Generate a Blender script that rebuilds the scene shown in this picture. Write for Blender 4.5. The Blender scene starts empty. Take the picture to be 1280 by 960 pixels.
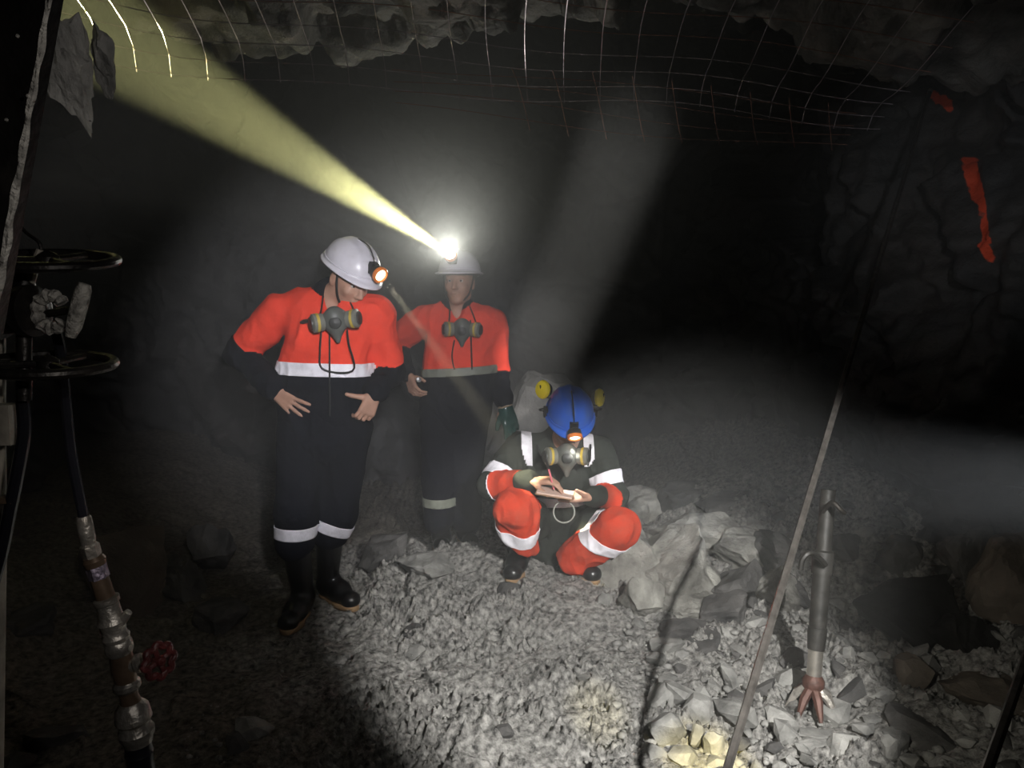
import bpy, bmesh, math, random
import numpy as np
from mathutils import Vector, Matrix, noise as mnoise

# ------------------------------------------------------------------ camera
SC = bpy.context.scene
COL = SC.collection
FPX, CAM_Z = 962.0, 1.47
PITCH = math.atan(90.0 / FPX)
cam_d = bpy.data.cameras.new('camera')
cam_d.sensor_width = 36.0
cam_d.lens = FPX / 1280.0 * 36.0
cam_d.clip_start = 0.02
cam = bpy.data.objects.new('camera', cam_d)
cam.location = (0, 0, CAM_Z)
cam.rotation_euler = (math.pi / 2 - PITCH, 0, 0)
COL.objects.link(cam)
SC.camera = cam
SC.view_settings.view_transform = 'Standard'
SC.view_settings.look = 'None'
SC.view_settings.gamma = 1.0
SC.view_settings.exposure = 0.0
SC.view_settings.use_curve_mapping = False

def V(*a):
    return np.array(a, float)

def P(px, py, Y):
    """the point at distance Y in front of the lens that the photo shows at (px, py)"""
    c, s = math.cos(PITCH), math.sin(PITCH)
    a, b = (px - 640.0) / FPX, -(py - 480.0) / FPX
    d = V(a, c + b * s, -s + b * c)
    t = Y / d[1]
    return V(0, 0, CAM_Z) + d * t

def unit(v):
    v = np.asarray(v, float)
    return v / (np.linalg.norm(v) + 1e-12)

# ------------------------------------------------------------------ world and lights
world = bpy.data.worlds.new('mine_dark')
SC.world = world
world.use_nodes = True
world.node_tree.nodes['Background'].inputs[0].default_value = (0.5, 0.5, 0.55, 1)
world.node_tree.nodes['Background'].inputs[1].default_value = 0.0

def spot(name, loc, aim, power, deg, blend=0.3, color=(1, 1, 1), radius=0.02):
    l = bpy.data.lights.new(name, 'SPOT')
    l.energy = power; l.spot_size = math.radians(deg); l.spot_blend = blend
    l.color = color; l.shadow_soft_size = radius
    o = bpy.data.objects.new(name, l)
    o.location = tuple(loc)
    d = Vector(tuple(np.asarray(aim, float) - np.asarray(loc, float)))
    o.rotation_euler = d.to_track_quat('-Z', 'Y').to_euler()
    COL.objects.link(o)
    return o

def glow(name, loc, power, color=(1, 1, 1), radius=0.02):
    l = bpy.data.lights.new(name, 'POINT')
    l.energy = power; l.color = color; l.shadow_soft_size = radius
    o = bpy.data.objects.new(name, l); o.location = tuple(loc)
    COL.objects.link(o)
    return o

HAZE = 0.10
# cap lamps of people beside and behind the photographer, and added unseen fill spots
spot('bystander_cap_lamp_ground', (0.82, 0.2, 1.95), P(755, 803, 3.2), 850, 37, 0.5, (1.0, 0.985, 0.95))
spot('photographer_cap_lamp', (0.12, 0.25, 1.80), P(450, 455, 3.6), 400, 34.5, 0.7, (0.98, 0.97, 1.0))
spot('bystander_cap_lamp_wall', (-0.5, 0.35, 1.5), P(1130, 810, 3.2), 75, 28, 0.9, (1.0, 0.95, 0.82))
spot('fill_spot_paint', (0.5, 0.2, 1.9), P(1165, 270, 4.0), 70, 25, 1.0, (0.95, 0.97, 1.0))  # added fill to brighten the painted wall, no real lamp behind it
spot('fill_spot_pipes', (0.25, 0.05, 1.62), P(110, 640, 1.1), 7, 75, 0.9, (1.0, 0.95, 0.9))  # added fill so the valve and hose couplings show
spot('fill_spot_roof', (0.30, 0.3, 1.9), P(95, 95, 2.5), 75, 22, 1.0, (1.0, 0.96, 0.92))  # added fill for the front of the hanging roof slabs
spot('fill_spot_left_rocks', (0.1, 0.2, 1.7), P(190, 740, 3.2), 16, 30, 1.0, (1.0, 0.93, 0.85))  # added weak fill for the rocks at the lower left
spot('hand_torch_above', (0.62, -0.9, 3.16), P(652, 500, 5.2), 3000, 5.6, 0.8, (1.0, 0.98, 0.92))
spot('side_tunnel_lamp', (2.35, 1.7, 1.02), P(1040, 600, 3.2), 420, 22, 1.0, (0.92, 0.95, 1.0))
spot('warm_torch_rocks', (0.55, -0.1, 1.5), P(880, 972, 2.4), 900, 8, 1.0, (1.0, 0.80, 0.18))
spot('warm_torch_dust', (0.35, -0.1, 1.5), P(745, 890, 2.7), 350, 5, 1.0, (1.0, 0.88, 0.42))

# ------------------------------------------------------------------ numpy noise
def _hash(ix, iy, iz, seed):
    h = (ix.astype(np.int64) * 374761393 + iy.astype(np.int64) * 668265263 + iz.astype(np.int64) * 2147483647 + seed * 1274126177) & 0xFFFFFFFF
    h = ((h ^ (h >> 13)) * 1274126177) & 0xFFFFFFFF
    h = ((h ^ (h >> 16)) * 2246822519) & 0xFFFFFFFF
    return ((h ^ (h >> 15)) & 0xFFFFFF) / float(0xFFFFFF)

def vnoise(p, seed=0):
    i = np.floor(p).astype(np.int64); f = p - i
    u = f * f * f * (f * (f * 6 - 15) + 10)
    r = 0
    for dx in (0, 1):
        wx = u[:, 0] if dx else 1 - u[:, 0]
        for dy in (0, 1):
            wy = u[:, 1] if dy else 1 - u[:, 1]
            for dz in (0, 1):
                wz = u[:, 2] if dz else 1 - u[:, 2]
                r = r + wx * wy * wz * _hash(i[:, 0] + dx, i[:, 1] + dy, i[:, 2] + dz, seed)
    return r * 2 - 1

def fbm(p, octaves=4, seed=0, gain=0.5):
    p = np.asarray(p, float); a = 1.0; r = np.zeros(len(p))
    for k in range(octaves):
        r += a * vnoise(p, seed + k * 17); p = p * 2.03 + 3.7; a *= gain
    return r

def facets(p, seed=0, tilt=0.8):
    """blocky fracture: every cell of broken rock is its own tilted plane"""
    p = np.asarray(p, float)
    i = np.floor(p).astype(np.int64)
    best = np.full(len(p), 9.0); val = np.zeros(len(p))
    for dx in (-1, 0, 1):
        for dy in (-1, 0, 1):
            for dz in (-1, 0, 1):
                cx, cy, cz = i[:, 0] + dx, i[:, 1] + dy, i[:, 2] + dz
                h = [_hash(cx, cy, cz, seed + k) for k in range(7)]
                q = p - np.stack([cx + h[0], cy + h[1], cz + h[2]], 1)
                d = (q * q).sum(1)
                v = (h[3] * 2 - 1) + tilt * ((h[4] * 2 - 1) * q[:, 0] + (h[5] * 2 - 1) * q[:, 1] + (h[6] * 2 - 1) * q[:, 2]) * 2
                m = d < best
                best = np.where(m, d, best); val = np.where(m, v, val)
    return val

# ------------------------------------------------------------------ materials
MATS = {}
def nodes_of(name):
    m = bpy.data.materials.new(name); m.use_nodes = True
    nt = m.node_tree
    return m, nt, nt.nodes['Principled BSDF']

def mat(name, color, rough=0.6, metal=0.0, var=0.15, scale=12.0, bump=0.0, bscale=40.0, emit=None, estr=0.0, spec=0.5, dirt=None, dirt_amt=0.5, dscale=5.0, bdist=0.01):
    """procedural material: noise-varied colour, optional dirt patches of another colour, noise relief"""
    if name in MATS: return MATS[name]
    m, nt, b = nodes_of(name)
    N, L = nt.nodes, nt.links
    tc = N.new('ShaderNodeTexCoord')
    nz = N.new('ShaderNodeTexNoise'); nz.inputs['Scale'].default_value = scale; nz.inputs['Detail'].default_value = 5
    L.new(tc.outputs['Object'], nz.inputs['Vector'])
    cr = N.new('ShaderNodeValToRGB')
    cr.color_ramp.elements[0].position = 0.3; cr.color_ramp.elements[1].position = 0.7
    c = np.array(color, float)
    cr.color_ramp.elements[0].color = (*(c * (1 - var)), 1)
    cr.color_ramp.elements[1].color = (*np.clip(c * (1 + var), 0, 1), 1)
    L.new(nz.outputs['Fac'], cr.inputs['Fac'])
    out = cr.outputs['Color']
    if dirt is not None:
        n2 = N.new('ShaderNodeTexNoise'); n2.inputs['Scale'].default_value = dscale; n2.inputs['Detail'].default_value = 8; n2.inputs['Roughness'].default_value = 0.65
        L.new(tc.outputs['Object'], n2.inputs['Vector'])
        r2 = N.new('ShaderNodeValToRGB'); r2.color_ramp.elements[0].position = 0.5 - 0.02 ; r2.color_ramp.elements[1].position = 0.72
        r2.color_ramp.elements[0].color = (0, 0, 0, 1); r2.color_ramp.elements[1].color = (dirt_amt,) * 3 + (1,)
        L.new(n2.outputs['Fac'], r2.inputs['Fac'])
        mx = N.new('ShaderNodeMixRGB'); L.new(r2.outputs['Color'], mx.inputs[0]); L.new(out, mx.inputs[1]); mx.inputs[2].default_value = (*dirt, 1)
        out = mx.outputs[0]
    L.new(out, b.inputs['Base Color'])
    b.inputs['Roughness'].default_value = rough; b.inputs['Metallic'].default_value = metal
    b.inputs['Specular IOR Level'].default_value = spec
    if bump:
        nb = N.new('ShaderNodeTexNoise'); nb.inputs['Scale'].default_value = bscale; nb.inputs['Detail'].default_value = 6
        L.new(tc.outputs['Object'], nb.inputs['Vector'])
        bp = N.new('ShaderNodeBump'); bp.inputs['Strength'].default_value = bump; bp.inputs['Distance'].default_value = bdist
        L.new(nb.outputs['Fac'], bp.inputs['Height']); L.new(bp.outputs['Normal'], b.inputs['Normal'])
    if emit is not None:
        b.inputs['Emission Color'].default_value = (*emit, 1); b.inputs['Emission Strength'].default_value = estr
    MATS[name] = m
    return m

def rock_mat(name, dark, light, tint=None, bump=0.5, paint=False, rough=0.85, scale=3.0, spec=0.3, fine=60.0):
    """broken rock: dark/light mineral mottling, cracks and grain; world-sized so that pieces differ"""
    m, nt, b = nodes_of(name)
    N, L = nt.nodes, nt.links
    ge = N.new('ShaderNodeNewGeometry')
    n1 = N.new('ShaderNodeTexNoise'); n1.inputs['Scale'].default_value = scale; n1.inputs['Detail'].default_value = 9; n1.inputs['Roughness'].default_value = 0.62
    L.new(ge.outputs['Position'], n1.inputs['Vector'])
    cr = N.new('ShaderNodeValToRGB'); e = cr.color_ramp.elements
    e[0].position = 0.32; e[0].color = (*dark, 1); e[1].position = 0.68; e[1].color = (*light, 1)
    L.new(n1.outputs['Fac'], cr.inputs['Fac']); out = cr.outputs['Color']
    if tint is not None:
        n2 = N.new('ShaderNodeTexNoise'); n2.inputs['Scale'].default_value = 1.6; n2.inputs['Detail'].default_value = 4
        L.new(ge.outputs['Position'], n2.inputs['Vector'])
        r2 = N.new('ShaderNodeValToRGB'); r2.color_ramp.elements[0].position = 0.5; r2.color_ramp.elements[1].position = 0.7
        r2.color_ramp.elements[0].color = (0, 0, 0, 1); r2.color_ramp.elements[1].color = (0.7, 0.7, 0.7, 1)
        L.new(n2.outputs['Fac'], r2.inputs['Fac'])
        mx = N.new('ShaderNodeMixRGB'); L.new(r2.outputs['Color'], mx.inputs[0]); L.new(out, mx.inputs[1]); mx.inputs[2].default_value = (*tint, 1)
        out = mx.outputs[0]
    if paint:
        at = N.new('ShaderNodeAttribute'); at.attribute_name = 'paint'
        n3 = N.new('ShaderNodeTexNoise'); n3.inputs['Scale'].default_value = 25; n3.inputs['Detail'].default_value = 5
        L.new(ge.outputs['Position'], n3.inputs['Vector'])
        mu = N.new('ShaderNodeMath'); mu.operation = 'MULTIPLY_ADD'; mu.inputs[1].default_value = 0.9; mu.inputs[2].default_value = -0.45
        L.new(n3.outputs['Fac'], mu.inputs[0])
        ad = N.new('ShaderNodeMath'); ad.operation = 'ADD'; L.new(at.outputs['Fac'], ad.inputs[0]); L.new(mu.outputs[0], ad.inputs[1])
        r3 = N.new('ShaderNodeValToRGB'); r3.color_ramp.elements[0].position = 0.4; r3.color_ramp.elements[1].position = 0.6
        L.new(ad.outputs[0], r3.inputs['Fac'])
        mx = N.new('ShaderNodeMixRGB'); L.new(r3.outputs['Color'], mx.inputs[0]); L.new(out, mx.inputs[1]); mx.inputs[2].default_value = (0.85, 0.075, 0.012, 1)
        out = mx.outputs[0]
    L.new(out, b.inputs['Base Color'])
    b.inputs['Roughness'].default_value = rough; b.inputs['Specular IOR Level'].default_value = spec
    nb = N.new('ShaderNodeTexNoise'); nb.inputs['Scale'].default_value = fine; nb.inputs['Detail'].default_value = 8; nb.inputs['Roughness'].default_value = 0.7
    L.new(ge.outputs['Position'], nb.inputs['Vector'])
    nc = N.new('ShaderNodeTexNoise'); nc.inputs['Scale'].default_value = 9.0; nc.inputs['Detail'].default_value = 6
    L.new(ge.outputs['Position'], nc.inputs['Vector'])
    ad = N.new('ShaderNodeMath'); ad.operation = 'MULTIPLY_ADD'; ad.inputs[1].default_value = 3.0
    L.new(nc.outputs['Fac'], ad.inputs[0]); L.new(nb.outputs['Fac'], ad.inputs[2])
    bp = N.new('ShaderNodeBump'); bp.inputs['Strength'].default_value = bump; bp.inputs['Distance'].default_value = 0.012
    L.new(ad.outputs[0], bp.inputs['Height']); L.new(bp.outputs['Normal'], b.inputs['Normal'])
    MATS[name] = m
    return m

# ------------------------------------------------------------------ object helpers
def mesh_obj(name, verts, faces, material, parent=None, smooth=True, mats=None):
    me = bpy.data.meshes.new(name)
    verts = np.asarray(verts, float)
    if isinstance(faces, np.ndarray):
        nf, k = faces.shape
        me.vertices.add(len(verts)); me.vertices.foreach_set('co', verts.astype(np.float32).ravel())
        me.loops.add(nf * k); me.loops.foreach_set('vertex_index', faces.astype(np.int32).ravel())
        me.polygons.add(nf)
        me.polygons.foreach_set('loop_start', np.arange(0, nf * k, k, dtype=np.int32))
        me.polygons.foreach_set('loop_total', np.full(nf, k, dtype=np.int32))
        me.update(calc_edges=True)
    else:
        me.from_pydata([tuple(v) for v in verts], [], faces); me.update()
    if smooth:
        me.polygons.foreach_set('use_smooth', np.ones(len(me.polygons), bool))
    for mm in (mats or [material]): me.materials.append(mm)
    o = bpy.data.objects.new(name, me); COL.objects.link(o)
    if parent is not None: attach(o, parent)
    return o

def attach(o, parent):
    """child keeps its place in the world"""
    o.parent = parent
    o.matrix_parent_inverse = world_of(parent).inverted()

def world_of(o):
    m = Matrix.LocRotScale(o.location, o.rotation_euler, o.scale)
    if o.parent is not None:
        m = world_of(o.parent) @ o.matrix_parent_inverse @ m
    return m

def empty(name, loc):
    o = bpy.data.objects.new(name, None); o.location = tuple(loc); o.empty_display_size = 0.1
    COL.objects.link(o)
    return o

def tag(o, label=None, category=None, group=None, kind=None):
    if label: o['label'] = label
    if category: o['category'] = category
    if group: o['group'] = group
    if kind: o['kind'] = kind
    return o

class MB:
    """collects pieces of ONE part: tubes, boxes, lathes"""
    def __init__(s): s.v = []; s.f = []
    def add(s, vs, fs):
        n = len(s.v); s.v += [tuple(x) for x in vs]; s.f += [tuple(i + n for i in f) for f in fs]; return s
    def box(s, c, half, R=None):
        R = np.eye(3) if R is None else R
        vs = [np.asarray(c) + R @ (np.array([x, y, z]) * half) for x in (-1, 1) for y in (-1, 1) for z in (-1, 1)]
        return s.add(vs, [(0, 1, 3, 2), (4, 6, 7, 5), (0, 4, 5, 1), (2, 3, 7, 6), (0, 2, 6, 4), (1, 5, 7, 3)])
    def tube(s, pts, r, n=10, closed=False):
        pts = [np.asarray(p, float) for p in pts]; m = len(pts)
        rs = list(r) if hasattr(r, '__len__') else [r] * m
        rings = []; prev = None
        for i, p in enumerate(pts):
            if closed: t = unit(pts[(i + 1) % m] - pts[i - 1])
            else: t = unit(pts[min(i + 1, m - 1)] - pts[max(i - 1, 0)])
            if prev is None:
                a = np.cross(t, V(0, 0, 1) if abs(t[2]) < 0.9 else V(1, 0, 0))
            else: a = prev - t * prev.dot(t)
            a = unit(a); prev = a; b = np.cross(t, a)
            rings.append([p + rs[i] * (math.cos(2 * math.pi * k / n) * a + math.sin(2 * math.pi * k / n) * b) for k in range(n)])
        vs = [x for ring in rings for x in ring]; fs = []
        for i in range(m if closed else m - 1):
            j = (i + 1) % m
            for k in range(n):
                l = (k + 1) % n
                fs.append((i * n + k, i * n + l, j * n + l, j * n + k))
        if not closed:
            fs.append(tuple(range(n))[::-1]); fs.append(tuple((m - 1) * n + k for k in range(n)))
        return s.add(vs, fs)
    def lathe(s, o, axis, prof, n=20, side=None):
        """prof: list of (distance along axis, radius)"""
        ax = unit(axis); a = unit(np.cross(ax, V(0, 0, 1) if abs(ax[2]) < 0.9 else V(1, 0, 0))) if side is None else unit(side)
        b = np.cross(ax, a); vs = []; fs = []
        for (h, r) in prof:
            vs += [np.asarray(o) + ax * h + max(r, 1e-5) * (math.cos(2 * math.pi * k / n) * a + math.sin(2 * math.pi * k / n) * b) for k in range(n)]
        for i in range(len(prof) - 1):
            for k in range(n):
                l = (k + 1) % n
                fs.append((i * n + k, i * n + l, (i + 1) * n + l, (i + 1) * n + k))
        if prof[0][1] > 1e-4: fs.append(tuple(range(n))[::-1])
        if prof[-1][1] > 1e-4: fs.append(tuple((len(prof) - 1) * n + k for k in range(n)))
        return s.add(vs, fs)
    def torus(s, c, axis, R, r, n=32, m=10):
        ax = unit(axis); a = unit(np.cross(ax, V(0, 0, 1) if abs(ax[2]) < 0.9 else V(1, 0, 0))); b = np.cross(ax, a)
        return s.tube([np.asarray(c) + R * (math.cos(2 * math.pi * k / n) * a + math.sin(2 * math.pi * k / n) * b) for k in range(n)], r, m, True)
    def build(s, name, material, parent=None, smooth=True, sharp=35):
        o = mesh_obj(name, s.v, s.f, material, parent, smooth)
        if smooth and sharp:
            me = o.data
            bm = bmesh.new(); bm.from_mesh(me)
            for e in bm.edges:
                if len(e.link_faces) == 2 and e.calc_face_angle(0) > math.radians(sharp): e.smooth = False
            bm.to_mesh(me); bm.free()
        return o

def spline(ctrl, n=24):
    """Catmull-Rom through control points"""
    c = [np.asarray(p, float) for p in ctrl]; c = [2 * c[0] - c[1]] + c + [2 * c[-1] - c[-2]]
    out = []; segs = len(c) - 3; per = max(2, n // segs)
    for i in range(segs):
        p0, p1, p2, p3 = c[i:i + 4]
        for k in range(per):
            t = k / per
            out.append(0.5 * ((2 * p1) + (p2 - p0) * t + (2 * p0 - 5 * p1 + 4 * p2 - p3) * t * t + (3 * p1 - p0 - 3 * p2 + p3) * t ** 3))
    out.append(c[-2]); return out

def relax(v, f, it=2, lam=0.5):
    """light smoothing of a quad mesh"""
    e = np.concatenate([f[:, [0, 1]], f[:, [1, 2]], f[:, [2, 3]], f[:, [3, 0]]])
    for _ in range(it):
        s = np.zeros_like(v); n = np.zeros(len(v))
        for k in range(3):
            s[:, k] = np.bincount(e[:, 0], v[e[:, 1], k], len(v)) + np.bincount(e[:, 1], v[e[:, 0], k], len(v))
        n = np.bincount(e[:, 0], minlength=len(v)) + np.bincount(e[:, 1], minlength=len(v))
        v = v + lam * (s / np.maximum(n, 1)[:, None] - v)
    return v

# ------------------------------------------------------------------ the heading: floor, walls, roof
M_floor = rock_mat('crushed_grey_ore', (0.04, 0.039, 0.037), (0.52, 0.505, 0.475), bump=1.0, scale=38.0, fine=190.0, rough=0.9)
def shade_tint(m):
    """shade painted into the floor colour along its left side and back"""
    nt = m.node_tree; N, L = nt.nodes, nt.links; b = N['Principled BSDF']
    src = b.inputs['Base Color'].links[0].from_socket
    at = N.new('ShaderNodeAttribute'); at.attribute_name = 'shade_tint'
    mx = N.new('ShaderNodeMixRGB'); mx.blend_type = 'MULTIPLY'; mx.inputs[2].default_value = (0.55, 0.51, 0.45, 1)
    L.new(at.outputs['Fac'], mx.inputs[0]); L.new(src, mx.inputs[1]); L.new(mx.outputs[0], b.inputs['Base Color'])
shade_tint(M_floor)
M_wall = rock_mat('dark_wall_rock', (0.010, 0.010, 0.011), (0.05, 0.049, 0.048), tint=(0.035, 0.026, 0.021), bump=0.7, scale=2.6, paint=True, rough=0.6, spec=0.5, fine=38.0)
M_roof = rock_mat('roof_rock', (0.018, 0.018, 0.017), (0.27, 0.26, 0.24), tint=(0.14, 0.11, 0.085), bump=1.0, scale=3.2, rough=0.75, fine=45.0)

def sm(e0, e1, x):
    t = np.clip((x - e0) / (e1 - e0), 0, 1)
    return t * t * (3 - 2 * t)

def floor_base(x, y):
    x = np.asarray(x, float); y = np.asarray(y, float)
    h = 0.02 + 0 * x
    # muck mound the crouching miner squats on, with its crest behind him
    h = h + 0.15 * np.exp(-(((x - 0.15) / 0.75) ** 2 + ((y - 4.05) / 0.75) ** 2))
    h = h + 0.10 * np.exp(-(((x + 0.30) / 0.42) ** 2 + ((y - 4.0) / 0.16) ** 2))
    # rubble bank rising to the right-hand side and to the back
    h = h + 0.40 * sm(0.45, 1.3, x) * sm(3.1, 4.9, y) + 0.22 * sm(1.0, 2.2, x) * sm(1.8, 3.2, y)
    # hollow at the foot of the right wall, shaped to gather shade
    h = h - 0.34 * np.exp(-(((x - 1.75) / 0.30) ** 2 + ((y - 3.45) / 0.28) ** 2))
    # foot of the left wall
    h = h + 0.35 * sm(-1.5, -3.0, x) + 0.10 * sm(4.6, 6.0, y)
    return h

def ground_hit(px, py):
    """where the view ray through (px, py) meets the ground"""
    Y = 0.8
    while Y < 7:
        p = P(px, py, Y)
        if p[2] <= floor_base(p[0], p[1]): return p
        Y += 0.01
    return P(px, py, 7)

def axis_pts(lo, c0, c1, hi, fine, coarse):
    return np.concatenate([np.arange(lo, c0, coarse), np.arange(c0, c1, fine), np.arange(c1, hi + coarse, coarse)])

def grid_faces(nx, ny):
    i = np.arange(nx - 1)[:, None] * ny + np.arange(ny - 1)[None, :]
    return np.stack([i, i + ny, i + ny + 1, i + 1], -1).reshape(-1, 4)

xs = axis_pts(-3.6, -1.6, 2.0, 3.4, 0.0078, 0.05)
ys = axis_pts(0.2, 1.9, 4.7, 7.0, 0.0078, 0.05)
X, Yg = np.meshgrid(xs, ys, indexing='ij')
fx, fy = X.ravel(), Yg.ravel()
q = np.stack([fx, fy, 0 * fx], 1)
fz = floor_base(fx, fy)
lump = 0.030 * fbm(q * 2.2, 3, 5) + 0.012 * facets(q * 7, 9, 0.6)
crumb = 0.006 * facets(q * 30, 19, 0.8) + 0.0055 * facets(q * 66, 29, 0.9) + 0.015 * np.maximum(0, fbm(q * 34, 3, 41, 0.65)) ** 1.2 - 0.014 * np.maximum(0, fbm(q * 30, 3, 141, 0.6)) ** 1.2 - 0.03 * np.maximum(0, fbm(q * 5.5, 4, 241, 0.6) - 0.15)
ruts = 0.014 * np.maximum(0, fbm(np.stack([fx * 2.5 + fy * 1.6, fy * 6 - fx * 3.0, 0 * fx], 1), 3, 77))
trod = sm(-0.55, -1.1, fx + 0.25 * (fy - 3.2))       # the trodden, smoother side to the left
patch = 0.45 + 1.0 * sm(-0.25, 0.45, fbm(q * 3.4, 3, 301))      # loose clods next to finer, packed dust
clod = 0.030 * np.maximum(0, fbm(q * 8.5, 3, 321, 0.55) - 0.1) * patch + 0.012 * facets(q * 12, 331, 0.7) * (patch > 0.9)
fz = fz + lump + (crumb * patch + clod + ruts) * (1 - 0.75 * trod)
floor = mesh_obj('floor', np.stack([fx, fy, fz], 1), grid_faces(len(xs), len(ys)), M_floor)
at = floor.data.attributes.new('shade_tint', 'FLOAT', 'POINT')
at.data.foreach_set('value', np.clip(sm(-0.75, -1.35, fx + 0.25 * (fy - 3.2) + 0.25 * fbm(q * 2.5, 3, 88)) + sm(4.5, 4.9, fy), 0, 1).astype(np.float32))  # mask of the painted shade: left side and back of the floor
tag(floor, 'crumbly grey ore floor of the mine heading with a low mound', None, None, 'structure')

def rock_sheet(name, fn, nu, nv, material, amp=(0.30, 0.10, 0.03), seed=3, freq=(0.9, 2.6, 9.0), paint=None):
    """fn(u, v) -> (point, normal into the room); displaced into broken rock"""
    u, v = np.meshgrid(np.linspace(0, 1, nu), np.linspace(0, 1, nv), indexing='ij')
    p, n = fn(u.ravel(), v.ravel())
    w = p + 0.25 * np.stack([vnoise(p * 1.3, seed + 50 + k) for k in range(3)], 1)
    d = amp[0] * facets(w * freq[0], seed) + amp[1] * facets(w * freq[1], seed + 1) + amp[2] * facets(w * freq[2], seed + 2) + 0.02 * fbm(p * 14, 3, seed + 3)
    p = relax(p + n * d[:, None], grid_faces(nu, nv), 1, 0.5)
    o = mesh_obj(name, p, grid_faces(nu, nv), material, smooth=False)
    if paint is not None:
        at = o.data.attributes.new('paint', 'FLOAT', 'POINT')
        at.data.foreach_set('value', paint(p).astype(np.float32))
    tag(o, None, None, None, 'structure')
    return o

def along(poly, t):
    poly = np.array(poly, float); s = np.concatenate([[0], np.cumsum(np.linalg.norm(np.diff(poly, axis=0), axis=1))])
    s /= s[-1]
    return np.stack([np.interp(t, s, poly[:, 0]), np.interp(t, s, poly[:, 1])], 1)

def wall_fn(poly, z0, z1, lean=0.0):
    def fn(u, v):
        c = along(poly, u); e = 1e-3
        d = along(poly, np.clip(u + e, 0, 1)) - along(poly, np.clip(u - e, 0, 1))
        d /= np.linalg.norm(d, axis=1)[:, None] + 1e-9
        n = np.stack([-d[:, 1], d[:, 0], 0 * u], 1)
        z = z0 + (z1 - z0) * v
        p = np.stack([c[:, 0], c[:, 1], z], 1) + n * (lean * (z - 1.0))[:, None]
        return p, n
    return fn

def project(p):
    c, s = math.cos(PITCH), math.sin(PITCH)
    r = p - V(0, 0, CAM_Z)
    zc = r[:, 1] * c - r[:, 2] * s; yc = r[:, 1] * s + r[:, 2] * c
    return 640 + FPX * r[:, 0] / zc, 480 - FPX * yc / zc

# strokes of orange survey paint sprayed on the wall: world-space capsules found from where the photo shows them
STROKES = [((1167, 118), (1172, 124), 6), ((1180, 124), (1186, 134), 6), ((1211, 203), (1222, 245), 9), ((1228, 250), (1232, 300), 4.5), ((1230, 308), (1238, 322), 6)]
def paint_mask(p):
    px, py = project(p)
    best = np.full(len(p), 99.0)
    for a, b, r in STROKES:
        a, b = np.array(a, float), np.array(b, float); ab = b - a
        q = np.stack([px, py], 1) - a
        t = np.clip((q @ ab) / (ab @ ab), 0, 1)
        best = np.minimum(best, np.linalg.norm(q - t[:, None] * ab, axis=1) - r)
    return np.clip(0.5 - best / 8.0, 0, 1) * (p[:, 1] > 0.5)

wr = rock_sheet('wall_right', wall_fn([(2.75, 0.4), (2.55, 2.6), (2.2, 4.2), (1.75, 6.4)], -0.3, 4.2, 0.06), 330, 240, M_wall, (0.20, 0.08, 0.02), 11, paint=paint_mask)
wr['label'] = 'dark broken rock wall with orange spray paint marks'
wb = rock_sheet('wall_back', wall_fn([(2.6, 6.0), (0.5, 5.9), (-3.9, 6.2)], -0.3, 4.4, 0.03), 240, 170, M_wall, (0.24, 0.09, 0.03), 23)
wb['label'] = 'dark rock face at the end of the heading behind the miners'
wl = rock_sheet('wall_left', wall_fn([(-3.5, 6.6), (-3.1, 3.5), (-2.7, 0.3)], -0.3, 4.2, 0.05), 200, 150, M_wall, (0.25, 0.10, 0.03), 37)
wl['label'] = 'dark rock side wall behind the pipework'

def roof_fn(u, v):
    x = -4.0 + 7.6 * u; y = -0.2 + 7.0 * v
    z = 2.72 + 0.95 * sm(3.45, 4.3, y + 0.25 * np.sin(x * 1.7 + 0.6)) - 0.06 * x + 0.55 * sm(1.6, 0.2, y)
    n = np.stack([0 * x, 0 * x, 0 * x - 1], 1)
    return np.stack([x, y, z], 1), n
rf = rock_sheet('ceiling', roof_fn, 330, 300, M_roof, (0.10, 0.06, 0.022), 51)
rf['label'] = 'jagged grey rock roof above the wire mesh'
# ------------------------------------------------------------------ loose rock
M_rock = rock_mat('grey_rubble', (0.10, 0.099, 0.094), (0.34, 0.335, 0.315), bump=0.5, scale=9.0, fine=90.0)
M_boulder = rock_mat('pale_boulder', (0.10, 0.096, 0.086), (0.42, 0.41, 0.37), bump=1.0, scale=7.0, fine=70.0)
M_shadow_rock = rock_mat('shadow_black_rock', (0.003, 0.003, 0.003), (0.014, 0.0135, 0.013), bump=0.5, scale=6.0, fine=70.0)  # near-black colour standing in for the shadow behind the drill
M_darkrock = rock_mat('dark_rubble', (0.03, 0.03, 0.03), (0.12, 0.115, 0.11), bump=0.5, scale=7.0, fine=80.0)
M_rust = rock_mat('rusty_boulder', (0.05, 0.042, 0.034), (0.15, 0.125, 0.10), tint=(0.11, 0.06, 0.035), bump=0.5, scale=4.0, fine=70.0)

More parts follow.
